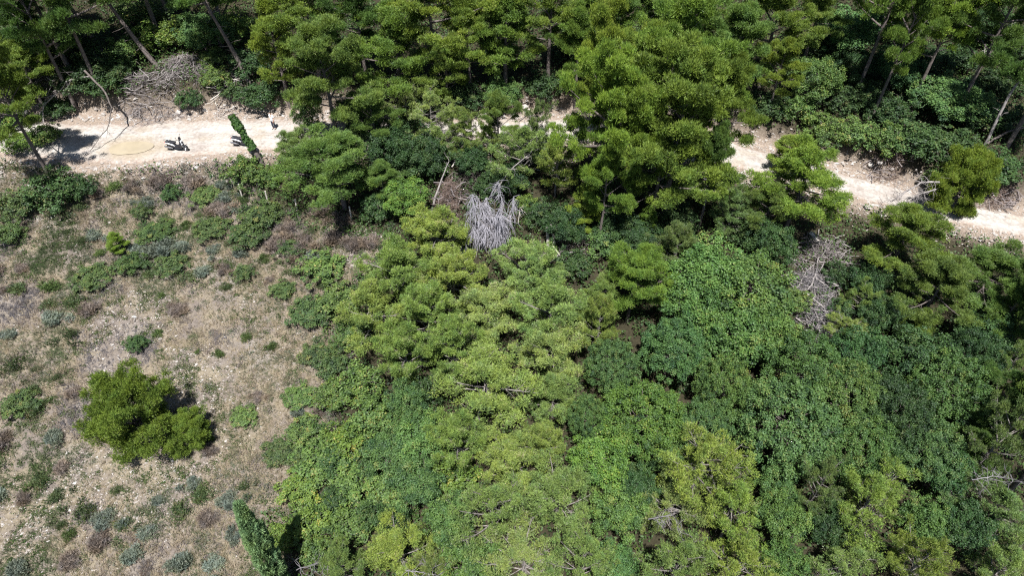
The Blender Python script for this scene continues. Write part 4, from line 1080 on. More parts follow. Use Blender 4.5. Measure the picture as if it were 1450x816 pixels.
# tall pines whose bare trunks slant up out of the frame
SLANT = [((225, 96), (140, -6), 12.5, 0.85, 'long slanting grey trunk of a tall pine rising from the brushwood heap'),
         ((148, 78), (94, -2), 12.5, 0.9, 'slanting trunk of a tall pine, second from the upper left corner'),
         ((104, 106), (52, 18), 12.0, 0.85, 'dark slanting trunk of a tall pine over the shaded road end'),
         ((246, 40), (228, -6), 12.0, 0.7, 'short visible trunk of a tall pine behind the brushwood heap'),
         ((312, 30), (303, -4), 12.0, 0.6, 'thin pale trunk of a tall pine at the top edge above the brushwood'),
         ((356, 122), (296, 2), 12.5, 0.8, 'straight dark trunk of a tall pine right of the brushwood'),  # added trunk, standing in for a dark band of shadow
         ((62, 84), (22, 22), 11.0, 0.7, 'slim slanting trunk of a tall pine in the upper left corner')]
for b, t, H, s, lab in SLANT:
    p = ground(*b); q = ray_at_y(t[0], t[1], p[1] + 0.4)
    dv = Vector((q - p).tolist()).normalized()
    plant('T', (p[0], p[1], p[2] - 0.1), s, H / 13.0, 'g', lab, quat=Vector((0, 0, 1)).rotation_difference(dv))

# ------------------------------------------------------------------ dead wood
def crooked(rng, a, b, n=6, wob=0.06):
    a = np.asarray(a, float); b = np.asarray(b, float)
    t = np.linspace(0, 1, n)[:, None]; L = np.linalg.norm(b - a)
    w = rng.normal(0, wob * L, (n, 3)); w[0] = 0; w[-1] = 0
    return a + (b - a) * t + w

def brush_heap(name, label, px, py, wpx, dpx, h, n, seed, mats=('twig', 'dead_wood'), group='heaps of dead brushwood'):
    rng = np.random.default_rng(seed)
    c = ground(px, py, h * 0.4); k = px_per_m(c); rx = wpx / 2 / k; ry = dpx / 2 / k / 0.7
    z0 = terrain(c[0], c[1])
    e = empty(name, (c[0], c[1], z0), label, 'brushwood', group)
    fine, thick = Acc(), Acc()
    for i in range(n):
        th = rng.uniform(0, 2 * PI); r = math.sqrt(rng.random()) * (0.72 + 0.42 * math.sin(2 * th + seed) * math.sin(3 * th + 1.3 * seed) + 0.3 * rng.random())
        x, y = rx * r * math.cos(th), ry * r * math.sin(th)
        gz = terrain(c[0] + x, c[1] + y) - z0
        z = gz + h * max(0.05, 1 - r ** 1.6) * rng.uniform(0.1, 1.0)
        a = rng.uniform(0, 2 * PI); L = rng.uniform(0.5, 1.7)
        d = np.array([math.cos(a), math.sin(a), rng.normal(-0.05, 0.22)]) * L * 0.5
        p = np.array([x, y, z + 0.03])
        big = rng.random() < 0.09; L *= 1.5 if big else rng.uniform(0.5, 1.2); d = d / max(1e-6, np.linalg.norm(d)) * L * 0.5
        path = crooked(rng, p - d, p + d, 4, 0.07)
        tube(thick if big else fine, path, np.linspace(1, 0.4, 4) * (rng.uniform(0.03, 0.055) if big else rng.uniform(0.009, 0.02)), 5 if big else 3)
    obj('twigs', fine.mesh('twigs'), M[mats[0]], e)['kind'] = 'stuff'
    if thick.V: obj('branches', thick.mesh('branches'), M[mats[1]], e)['kind'] = 'stuff'
    return e

brush_heap('brushwood_heap', 'grey brushwood heap at the foot of the long slanting trunk', 262, 92, 92, 34, 1.3, 650, 1)
brush_heap('brushwood_heap', 'wide brushwood heap on the road bank above the first scooter', 210, 134, 112, 50, 1.0, 800, 2)
brush_heap('brushwood_heap', 'low brushwood heap with pale branches above the ivy covered trunk', 320, 120, 60, 40, 0.8, 260, 3, ('twig', 'pale_wood'))
brush_heap('brushwood_heap', 'grey brush slide of cut branches spilling below the road', 1150, 408, 70, 60, 1.1, 620, 4, ('bleached_twig', 'dead_wood'))
brush_heap('brushwood_heap', 'fan of grey cut branches at the lower end of the brush slide', 1168, 450, 66, 52, 1.2, 620, 14, ('bleached_twig', 'dead_wood'))
brush_heap('brushwood_heap', 'dark brushwood just above the grey brush slide', 1168, 362, 90, 66, 0.9, 620, 5, ('twig', 'dead_wood'))
brush_heap('brushwood_heap', 'rusty brown dry bush left of the grey dead bush', 636, 282, 46, 70, 1.9, 500, 6, ('red_twig', 'twig'))
brush_heap('brushwood_heap', 'dark tangle of bare branches uphill of the grey dead bush', 664, 256, 56, 54, 1.2, 320, 7, ('dark_wood', 'dark_wood'))
brush_heap('brushwood_heap', 'dark dead twig tangle right of the bleached broken stumps', 815, 345, 50, 60, 1.2, 320, 8, ('dark_wood', 'dead_wood'))
brush_heap('brushwood_heap', 'dry brown brush on the bank above the road, left of the reclining pine', 1262, 226, 64, 34, 0.7, 360, 9, ('red_twig', 'twig'))
brush_heap('brushwood_heap', 'dry scrub on the bank beside the road at the right edge', 1410, 282, 90, 24, 0.5, 360, 10, ('red_twig', 'twig'))
brush_heap('brushwood_heap', 'shaded dead twigs at the left end of the road', 75, 132, 60, 40, 1.0, 260, 11, ('twig', 'dead_wood'))

def dead_bush():
    rng = np.random.default_rng(31)
    c = ground(702, 354); z0 = terrain(c[0], c[1])
    e = empty('dead_bush', (c[0], c[1], z0), 'bleached grey dead bush with a mass of hanging twigs', 'dead bush')
    H = 5.2
    limb, tw = Acc(), Acc()
    for i in range(16):
        a = rng.uniform(0, 2 * PI)
        end = np.array([2.1 * math.cos(a) * rng.uniform(0.2, 1.15), 0.8 + 1.4 * math.sin(a) * rng.uniform(0.3, 1), H * rng.uniform(0.4, 1.08)])
        path = crooked(rng, (0.1 * math.cos(a), 0.2, -0.2), end, 6, 0.06)
        tube(limb, path, np.linspace(0.06, 0.02, 6), 5)
        for j in range(95):
            u = rng.uniform(0.45, 1); k = u * 5; i0 = min(4, int(k)); p = path[i0] * (1 - (k - i0)) + path[i0 + 1] * (k - i0)
            d = np.array([rng.normal(0, 0.45), -0.35 + rng.normal(0, 0.45), -rng.uniform(0.2, 1.6)])
            q = p + d * rng.uniform(0.5, 1.1)
            tube(tw, [p, (p + q) / 2 + np.array([d[0] * 0.25, d[1] * 0.25, 0.12]), q], [0.018, 0.014, 0.006], 3)
    obj('limbs', limb.mesh('limbs'), M['dead_wood'], e)['kind'] = 'stuff'
    obj('twigs', tw.mesh('twigs'), M['bush_twig'], e)['kind'] = 'stuff'
dead_bush()

def dead_branch(name, label, cat, pts, r0, r1, mat, twigs, seed, lean_pts=True, group=None, tl=0.8, base=None):
    """a branch or log through world points, with side twigs as a part of their own"""
    rng = np.random.default_rng(seed)
    P = np.array(pts, float); o = P[0].copy()
    e = empty(name, o, label, cat, group)
    n = len(P); t = np.linspace(0, n - 1, 3 * n); Q = np.stack([np.interp(t, np.arange(n), P[:, i]) for i in range(3)], -1) - o
    Q[1:-1] += rng.normal(0, 0.03, Q[1:-1].shape) * min(1, np.linalg.norm(P[-1] - P[0]) / 3)
    a = Acc(); tube(a, Q, np.linspace(r0, r1, len(Q)), 8)
    obj('stem', a.mesh('stem'), M[mat], e)
    if twigs:
        b = Acc()
        for i in range(twigs):
            j = rng.integers(1, len(Q)); p = Q[j]; d = nrm(rng.normal(size=3) + nrm(Q[-1] - Q[0]) * 0.6)
            q = p + d * tl * rng.uniform(0.4, 1.2)
            path = crooked(rng, p, q, 4, 0.08); tube(b, path, np.linspace(0.35 * r1 + 0.012, 0.006, 4), 4)
            for _ in range(2):
                q2 = path[2] + nrm(rng.normal(size=3) + d) * tl * 0.45; tube(b, [path[2], (path[2] + q2) / 2, q2], [0.012, 0.009, 0.005], 3)
        obj('twigs', b.mesh('twigs'), M[mat], e)['kind'] = 'stuff'
    return e

def chain(*pp):
    """world points from (x, y, height above ground) triples seen in the photograph"""
    return [ground(a, b, h) for a, b, h in pp]

dead_branch('dead_branch', 'bare grey branch bending down over the shaded left end of the road', 'dead branch', chain((128, 108, 3.2), (98, 112, 3.2), (80, 132, 2.4), (60, 150, 1.4), (62, 178, 0.5), (48, 204, 0.05)), 0.075, 0.025, 'dead_wood', 18, 41, tl=1.3)
dead_branch('dead_branch', 'thin dark branch hanging over the road left of the puddle', 'dead branch', chain((120, 100, 4.5), (148, 128, 3.6), (158, 152, 2.6), (154, 178, 1.5), (128, 213, 0.3)), 0.10, 0.02, 'dark_wood', 14, 42, tl=1.1)
dead_branch('broken_snag', 'split grey snag standing left of the rusty dry bush', 'snag', chain((612, 295, 0.0), (622, 262, 1.6), (636, 228, 3.0)), 0.11, 0.03, 'dead_wood', 3, 43)
dead_branch('dead_branch', 'pale arched branch above the dark branch tangle', 'dead branch', chain((640, 236, 1.2), (645, 228, 1.7), (660, 231, 1.4), (668, 236, 1.0)), 0.06, 0.03, 'pale_wood', 3, 44)
dead_branch('broken_stump', 'bleached upright stump, thicker of the pair at the dark gap', 'stump', chain((776, 352, 0.0), (775, 322, 2.2)), 0.15, 0.12, 'pale_wood', 0, 45)
dead_branch('broken_stump', 'thinner bleached stump leaning beside its thicker neighbour', 'stump', chain((786, 350, 0.0), (780, 318, 2.3)), 0.10, 0.07, 'pale_wood', 0, 46)
dead_branch('dead_branch', 'pale pole lying downhill from the bleached stumps', 'dead branch', chain((782, 348, 0.5), (812, 380, 0.3)), 0.06, 0.03, 'pale_wood', 5, 47)
dead_branch('dead_branch', 'forked white twig right of the grey dead bush', 'dead branch', chain((734, 316, 0.2), (736, 294, 1.6), (750, 308, 0.8)), 0.04, 0.02, 'pale_wood', 3, 48, tl=0.7)
dead_branch('fallen_log', 'short cut white log at the top of the brush slide', 'log', chain((1147, 329, 0.45), (1163, 347, 0.35)), 0.16, 0.15, 'pale_wood', 0, 49)
dead_branch('dead_branch', 'bleached crooked branch on the grey brush slide', 'dead branch', chain((1155, 388, 0.9), (1150, 402, 1.0), (1144, 410, 0.9), (1122, 411, 0.8)), 0.06, 0.02, 'dead_wood', 8, 50)
dead_branch('dead_branch', 'thick bleached branch across the middle of the brush slide', 'dead branch', chain((1142, 415, 1.0), (1160, 430, 0.9), (1178, 448, 0.8)), 0.07, 0.02, 'dead_wood', 12, 51)
dead_branch('bare_branch', 'bare grey branches reaching over the road from the leaning bright pine', 'dead branch', chain((1330, 258, 3.4), (1305, 258, 3.3), (1282, 272, 3.0), (1262, 286, 2.6)), 0.09, 0.03, 'dead_wood', 36, 52, tl=1.5)
dead_branch('bare_branch', 'second bare branch under the grey branches of the leaning bright pine', 'dead branch', chain((1325, 268, 3.2), (1300, 276, 3.0), (1275, 290, 2.6)), 0.07, 0.02, 'dead_wood', 26, 53, tl=1.2)
dead_branch('leaning_trunk', 'thick dark leaning trunk at the right edge with a white snag below', 'dead trunk', chain((1386, 88, 0.3), (1420, 62, 2.5), (1475, 26, 5.5)), 0.24, 0.16, 'bark', 8, 54, tl=1.2)
dead_branch('leaning_trunk', 'long thin grey trunk leaning to the right edge above the bank', 'dead trunk', chain((1394, 205, 0.0), (1412, 166, 2.5), (1436, 125, 5.0), (1460, 85, 7.0)), 0.13, 0.09, 'dead_wood', 2, 55)
dead_branch('leaning_trunk', 'dark trunk fallen low toward the foot of the long thin trunk', 'dead trunk', chain((1398, 203, 0.2), (1428, 186, 1.2), (1470, 172, 2.2)), 0.11, 0.08, 'bark', 3, 56)
dead_branch('broken_snag', 'white splintered snag beside the thick leaning trunk', 'snag', chain((1385, 96, 0.1), (1391, 80, 1.3), (1396, 66, 2.4)), 0.09, 0.03, 'pale_wood', 6, 57, tl=0.7)
dead_branch('broken_snag', 'second white splintered spike higher on the thick leaning trunk', 'snag', chain((1422, 54, 2.6), (1430, 42, 3.4), (1434, 30, 4.2)), 0.06, 0.02, 'pale_wood', 4, 58, tl=0.6)
dead_branch('dead_branch', 'bleached forked branch in the pine at the bottom edge', 'dead branch', chain((420, 808, 1.6), (446, 800, 2.6), (462, 794, 3.0)), 0.03, 0.012, 'bleached_twig', 17, 59, tl=1.0)
dead_branch('dead_branch', 'bleached branch at the bottom edge beside the dark leafed tree', 'dead branch', chain((574, 808, 3.4), (592, 811, 3.6), (612, 814, 3.7)), 0.03, 0.012, 'bleached_twig', 16, 60, tl=1.0)
dead_branch('dead_branch', 'bleached branch inside the greyish pine of the lower right', 'dead branch', chain((918, 736, 4.6), (940, 731, 5.0), (955, 731, 5.1), (962, 752, 4.6)), 0.03, 0.012, 'bleached_twig', 20, 61, tl=1.0)
dead_branch('dead_branch', 'bleached branch over the sparse grey pine at the right edge', 'dead branch', chain((1376, 680, 5.6), (1405, 674, 5.8), (1434, 680, 5.6)), 0.03, 0.012, 'bleached_twig', 22, 62, tl=1.0)
dead_branch('dead_branch', 'white bare branch hanging in the shade over the road bend', 'dead branch', chain((762, 164, 3.6), (744, 164, 3.4), (734, 174, 2.6), (738, 192, 1.6)), 0.05, 0.02, 'dead_wood', 10, 63, tl=1.0)
dead_branch('dead_branch', 'long pale dead branch lying through the pale pine over the road bend', 'dead branch', chain((700, 272, 2.6), (725, 238, 3.6), (752, 216, 4.4), (764, 195, 5.0)), 0.05, 0.03, 'dead_wood', 12, 64, tl=0.9)
dead_branch('dead_branch', 'curved grey branch in the upper right valley', 'dead branch', chain((1268, 20, 4.5), (1263, 30, 3.8), (1252, 40, 3.0)), 0.06, 0.03, 'dead_wood', 8, 65, tl=0.8)

# the ivy covered trunk beside the second scooter
def ivy_trunk():
    rng = np.random.default_rng(71)
    b = ground(373, 233); t = ray_at_y(327, 163, b[1] + 0.2)
    e = empty('ivy_covered_trunk', b, 'leaning broken trunk wrapped in dark ivy beside the second scooter', 'dead trunk')
    V = t - b; n = 9; s = np.linspace(0, 1, n)[:, None]
    P = V * s + rng.normal(0, 0.03, (n, 3)); P[0] = (0, 0, -0.3)
    a = Acc(); tube(a, P, np.linspace(0.21, 0.14, n), 10)
    obj('trunk', a.mesh('trunk'), M['bark'], e)
    m = 2600; u = np.clip(rng.beta(1.5, 1.0, m), 0.36, 1.03)
    th = rng.uniform(0, 2 * PI, m); ax = nrm(V); A = nrm(np.cross(ax, [0.2, 0.9, 0.1])); B = np.cross(ax, A)
    d = np.cos(th)[:, None] * A + np.sin(th)[:, None] * B
    r = (0.08 + 0.34 * fbm(u * 9, th / 1.1, 5, 3) + 0.05 * np.sin(u * 9)) * rng.uniform(0.75, 1.25, m) * (1.1 - 0.45 * smooth(0.75, 1.0, u))
    Q = V * u[:, None] + d * r[:, None]
    LV, LF = leaf_quads(Q, nrm(d + np.array([0, 0, 0.4]) + rng.normal(0, 0.4, d.shape)), 0.17, 0.13, rng)
    o = obj('ivy', mesh_np('ivy', LV, LF, np.clip(rng.normal(0.45, 0.2, m), 0, 1)), M['leaf'], e)
    o.color = (0.62, 0.72, 0.7, 1)
    st = Acc()
    for k in range(14):
        i0 = rng.integers(1, n - 1); p = P[i0]; tube(st, [p, p + nrm(rng.normal(size=3)) * 0.5], [0.02, 0.008], 4)
    obj('branch_stubs', st.mesh('branch_stubs'), M['bark'], e)
ivy_trunk()

# fence posts
POSTS = [((343, 279), 1.35, 'white wooden post below the ivy covered trunk'), ((380, 288), 1.3, 'white wooden post right of the post below the ivy trunk'),
         ((421, 299), 1.2, 'thin pale post on the rubble left of the spreading pine'), ((459, 304), 1.5, 'pale post in the shade under the spreading pine'),
         ((498, 312), 1.4, 'last pale post of the row, right under the spreading pine'), ((6, 348), 1.3, 'lone white post at the left edge of the open slope')]
for (px, py), h, lab in POSTS:
    p = ground(px, py)
    e = empty('fence_post', p, lab, 'post', 'pale fence posts along the top of the slope')
    a = Acc(); r = np.random.default_rng(px); tx, ty = r.normal(0, 0.06, 2)
    tube(a, [(0, 0, -0.3), (tx * 0.5, ty * 0.5, h * 0.5), (tx, ty, h - 0.02)], [0.065, 0.062, 0.058], 10)
    obj('shaft', a.mesh('shaft'), M['pale_wood'], e)
    c = Acc(); tube(c, [(tx, ty, h - 0.022), (tx, ty, h), (tx, ty, h + 0.02)], [0.06, 0.055, 0.004], 10)
    obj('cap', c.mesh('cap'), M['pale_wood'], e)

# loose boulders one can tell apart
BOULD = [(1233, 234, 0.42, 'white boulder on the far road bank, right of the mushroom shaped pine'), (1246, 231, 0.34, 'smaller white boulder touching the bank boulder'),
         (1262, 240, 0.3, 'pale boulder on the bank beside the brown dry brush'), (36, 160, 0.55, 'pale boulder in the verge at the far left of the road'),
         (743, 152, 0.5, 'pale boulder on the soil in the gap above the shaded road'), (1012, 262, 0.3, 'pale boulder at the near road edge below the big clump')]
for px, py, R, lab in BOULD:
    r = np.random.default_rng(int(px)); p = ground(px, py); R = R * 0.62
    bm = bmesh.new(); bmesh.ops.create_icosphere(bm, subdivisions=3, radius=R)
    for v in bm.verts:
        c = v.co; k = 1 + 0.5 * (fbm(c.x / R * 1.3 + px, c.y / R * 1.3 + c.z / R, 5, 3) - 0.5)
        v.co = Vector((c.x * k * 1.2, c.y * k, c.z * k * 0.7))
    me = bpy.data.meshes.new('boulder'); bm.to_mesh(me); bm.free()
    a = me.attributes.new('rnd', 'FLOAT', 'FACE'); a.data.foreach_set('value', np.full(len(me.polygons), 0.8, np.float32))
    o = obj('boulder', me, M['stone'], None, p + np.array([0, 0, R * 0.25])); o.rotation_euler = (0, 0, r.uniform(0, 6))
    tag(o, lab, 'boulder', 'pale boulders along the road')

# scrub of the open slope: single small bushes, each a thing
SCRUB = {'silver': [scrub_mesh(300 + k, 0.62, 0.5, 800, 3, 0.15, 0.05) for k in range(3)], 'dry': [scrub_mesh(310 + k, 0.62, 0.5, 700, 3, 0.22, 0.03) for k in range(3)],
         'pine': [scrub_mesh(320 + k, 0.55, 0.5, 420, 3, 0.18, 0.04) for k in range(3)], 'bramble': [scrub_mesh(330 + k, 0.7, 0.38, 460, 3, 0.13, 0.055) for k in range(3)]}
WORD = {'silver': 'silver grey scrub bush', 'dry': 'dry brownish scrub bush', 'pine': 'bright tufty scrub bush', 'bramble': 'leafy green scrub bush'}
LMK = [('the lone round pine', 200, 640), ('the puddle', 186, 225), ('the first scooter', 253, 225), ('the cypress', 395, 830), ('the dense dark bush', 72, 290), ('the pine sapling', 165, 356),
       ('the white fence posts', 360, 285), ('the lone white post', 6, 348), ('the round green border bush', 508, 570), ('the bramble slope', 420, 690)]
LMK = [(n, ground(a, b)) for n, a, b in LMK]
NUMW = ['half a metre', 'one metre', 'two metres', 'three metres', 'four metres', 'five metres', 'six metres', 'seven metres', 'eight metres', 'nine metres', 'ten metres', 'eleven metres', 'twelve metres', 'thirteen metres', 'fourteen metres']
_used = set(); _spots = []
def scrub(kind, p, s, hz=1.0):
    best = min(LMK, key=lambda l: np.hypot(*(l[1][:2] - p[:2])))
    v = p[:2] - best[1][:2]; dist = min(14, int(round(np.hypot(*v))))
    an = math.degrees(math.atan2(v[1], v[0])) % 360
    side = ['to the right of', 'uphill to the right of', 'straight uphill of', 'uphill to the left of', 'to the left of', 'downhill to the left of', 'straight downhill of', 'downhill to the right of'][int(((an + 22.5) % 360) // 45)]
    size = 'small' if s < 0.75 else 'wide' if s > 1.25 else 'rounded'
    lab = f'{size} {WORD[kind]} {NUMW[dist]} {side} {best[0]}'.replace('to the right of', 'right of').replace('to the left of', 'left of').replace('straight ', '')
    if lab in _used: return
    _used.add(lab); _spots.append(p)
    k = len(_spots)
    o = obj('scrub_bush', SCRUB[kind][k % 3], M[kind], None, p - np.array([0, 0, 0.03]))
    o.rotation_euler = (0, 0, k * 1.7); o.scale = (s, s, s * hz)
    j = 1 + 0.2 * math.sin(k * 5.1)
    if kind in ('pine', 'bramble'): j *= 0.66
    o.color = (j * (1.12 if kind == 'bramble' else 1), 0.96 * j, j * (1.6 if kind in ('pine', 'bramble') else 1), 1)
    tag(o, lab, 'scrub bush', 'low scrub bushes scattered over the open slope')

for px, py, kind, s in [(236, 352, 'silver', 1.7), (215, 360, 'silver', 1.3), (258, 354, 'silver', 1.2), (200, 352, 'silver', 1.1), (136, 338, 'silver', 1.0), (420, 588, 'silver', 1.0), (350, 740, 'silver', 1.0),
                        (302, 358, 'silver', 0.9), (285, 388, 'silver', 1.1), (330, 300, 'silver', 1.1), (118, 345, 'bramble', 1.0), (340, 360, 'silver', 1.0), (228, 330, 'bramble', 0.9), (312, 300, 'dry', 1.6),
                        (275, 260, 'dry', 1.5), (230, 262, 'dry', 1.6), (190, 265, 'dry', 1.2), (140, 275, 'dry', 1.2), (110, 430, 'bramble', 1.3), (80, 455, 'silver', 1.2), (130, 440, 'dry', 1.4), (20, 520, 'bramble', 1.2),
                        (265, 320, 'pine', 0.8), (280, 330, 'pine', 0.7), (230, 420, 'pine', 0.6), (225, 474, 'pine', 0.7), (312, 504, 'pine', 0.8), (385, 494, 'pine', 0.9), (350, 480, 'pine', 0.8), (280, 500, 'pine', 0.5),
                        (395, 350, 'dry', 1.6), (430, 345, 'dry', 1.6), (470, 340, 'dry', 1.5), (500, 350, 'dry', 1.4), (445, 325, 'dry', 1.3), (410, 325, 'dry', 1.3), (525, 345, 'dry', 1.4), (450, 300, 'dry', 1.4), (485, 315, 'dry', 1.4),
                        (300, 640, 'dry', 1.0), (275, 690, 'silver', 0.9), (205, 760, 'silver', 0.9), (185, 790, 'silver', 1.1), (120, 725, 'bramble', 1.1), (100, 760, 'pine', 0.8), (80, 620, 'silver', 1.2), (60, 680, 'bramble', 1.2)]:
    scrub(kind, ground(px, py), s)
rs = np.random.default_rng(77)
for _ in range(230):
    px, py = rs.uniform(-20, 470), rs.uniform(255, 812)
    p = ground(px, py)
    if poly_dist(np.array([p[0]]), np.array([p[1]]), CLEAR)[0] < 0.4: continue
    if min(np.hypot(*(q[:2] - p[:2])) for q in _spots) < 1.15: continue
    if 110 < px < 310 and 520 < py < 690: continue
    f = float(fbm(p[0] * 0.17 + 31, p[1] * 0.17 + 7, 41))
    if f > 0.58 and rs.random() < 0.6: continue
    kind = rs.choice(['silver', 'dry', 'dry', 'bramble', 'bramble', 'pine'], p=[.22, .13, .13, .27, .2, .05])
    scrub(str(kind), p, rs.uniform(0.55, 1.45), rs.uniform(0.7, 1.1))

# ------------------------------------------------------------------ the two scooters
M['black_paint'] = plain_mat('black_gloss_paint', (0.02, 0.02, 0.025), 0.3, 0.1, 3.0, spec=0.5, coat=0.3)
M['white_paint'] = plain_mat('white_gloss_paint', (0.78, 0.78, 0.78), 0.3, 0.04, 3.0, spec=0.5, coat=0.3)
M['vinyl'] = plain_mat('black_seat_vinyl', (0.022, 0.022, 0.026), 0.55, 0.2, 8.0)
M['rubber'] = plain_mat('tyre_rubber', (0.02, 0.02, 0.02), 0.9, 0.2, 8.0)
M['metal'] = plain_mat('brushed_metal', (0.5, 0.5, 0.52), 0.3, 0.1, 8.0, metal=1.0)
M['clear_lens'] = plain_mat('clear_lens', (0.7, 0.72, 0.75), 0.08, 0.03, 8.0, spec=0.7)
M['red_lens'] = plain_mat('red_lens', (0.45, 0.02, 0.02), 0.15, 0.05, 8.0, spec=0.6)
M['purple_cloth'] = plain_mat('purple_cloth', (0.16, 0.05, 0.12), 0.8, 0.2, 8.0)

def loft(secs, axis=0, n=16, pw=3.0):
    """closed skin through rounded-rectangle sections (pos, a, b, half a, half b) along x (axis 0) or z (axis 2)"""
    th = np.arange(n) * 2 * PI / n
    c, s = np.cos(th), np.sin(th)
    u = np.sign(c) * np.abs(c) ** (2 / pw); v = np.sign(s) * np.abs(s) ** (2 / pw)
    V = []
    for pos, a, b, ha, hb in secs:
        A = a + ha * u; B = b + hb * v; Pp = np.full(n, pos)
        V.append(np.stack([Pp, A, B] if axis == 0 else [A, B, Pp], -1))
    V = np.concatenate(V); m = len(secs)
    Fc = [(i * n + j, i * n + (j + 1) % n, (i + 1) * n + (j + 1) % n, (i + 1) * n + j) for i in range(m - 1) for j in range(n)]
    me = bpy.data.meshes.new('loft')
    me.from_pydata(V.tolist(), [], Fc + [tuple(range(n))[::-1], tuple(range((m - 1) * n, m * n))])
    me.update()
    return me

def torus_mesh(R, r, n=28, k=10):
    a = np.arange(n) * 2 * PI / n; b = np.arange(k) * 2 * PI / k
    V = np.stack([(R + r * np.cos(b))[None] * np.cos(a)[:, None], 0.9 * r * np.sin(b)[None] + 0 * a[:, None], (R + r * np.cos(b))[None] * np.sin(a)[:, None]], -1).reshape(-1, 3)
    Fc = np.array([(i * k + j, ((i + 1) % n) * k + j, ((i + 1) % n) * k + (j + 1) % k, i * k + (j + 1) % k) for i in range(n) for j in range(k)])
    return mesh_np('tyre', V, Fc)

def rim_mesh(R):
    a = Acc()
    tube(a, [(0, -0.05, 0), (0, -0.03, 0), (0, 0.03, 0), (0, 0.05, 0)], [0.03, 0.05, 0.05, 0.03], 12)
    th = np.linspace(0, 2 * PI, 25)
    tube(a, np.stack([R * np.cos(th), 0 * th, R * np.sin(th)], -1), 0.022, 6)
    for k in range(5):
        g = k * 2 * PI / 5; tube(a, [(0.03 * math.cos(g), 0, 0.03 * math.sin(g)), (R * math.cos(g), 0, R * math.sin(g))], [0.022, 0.016], 6)
    return a.mesh('rim')

def tubes_mesh(name, paths):
    a = Acc()
    for p, r, s in paths: tube(a, p, r, s)
    return a.mesh(name)

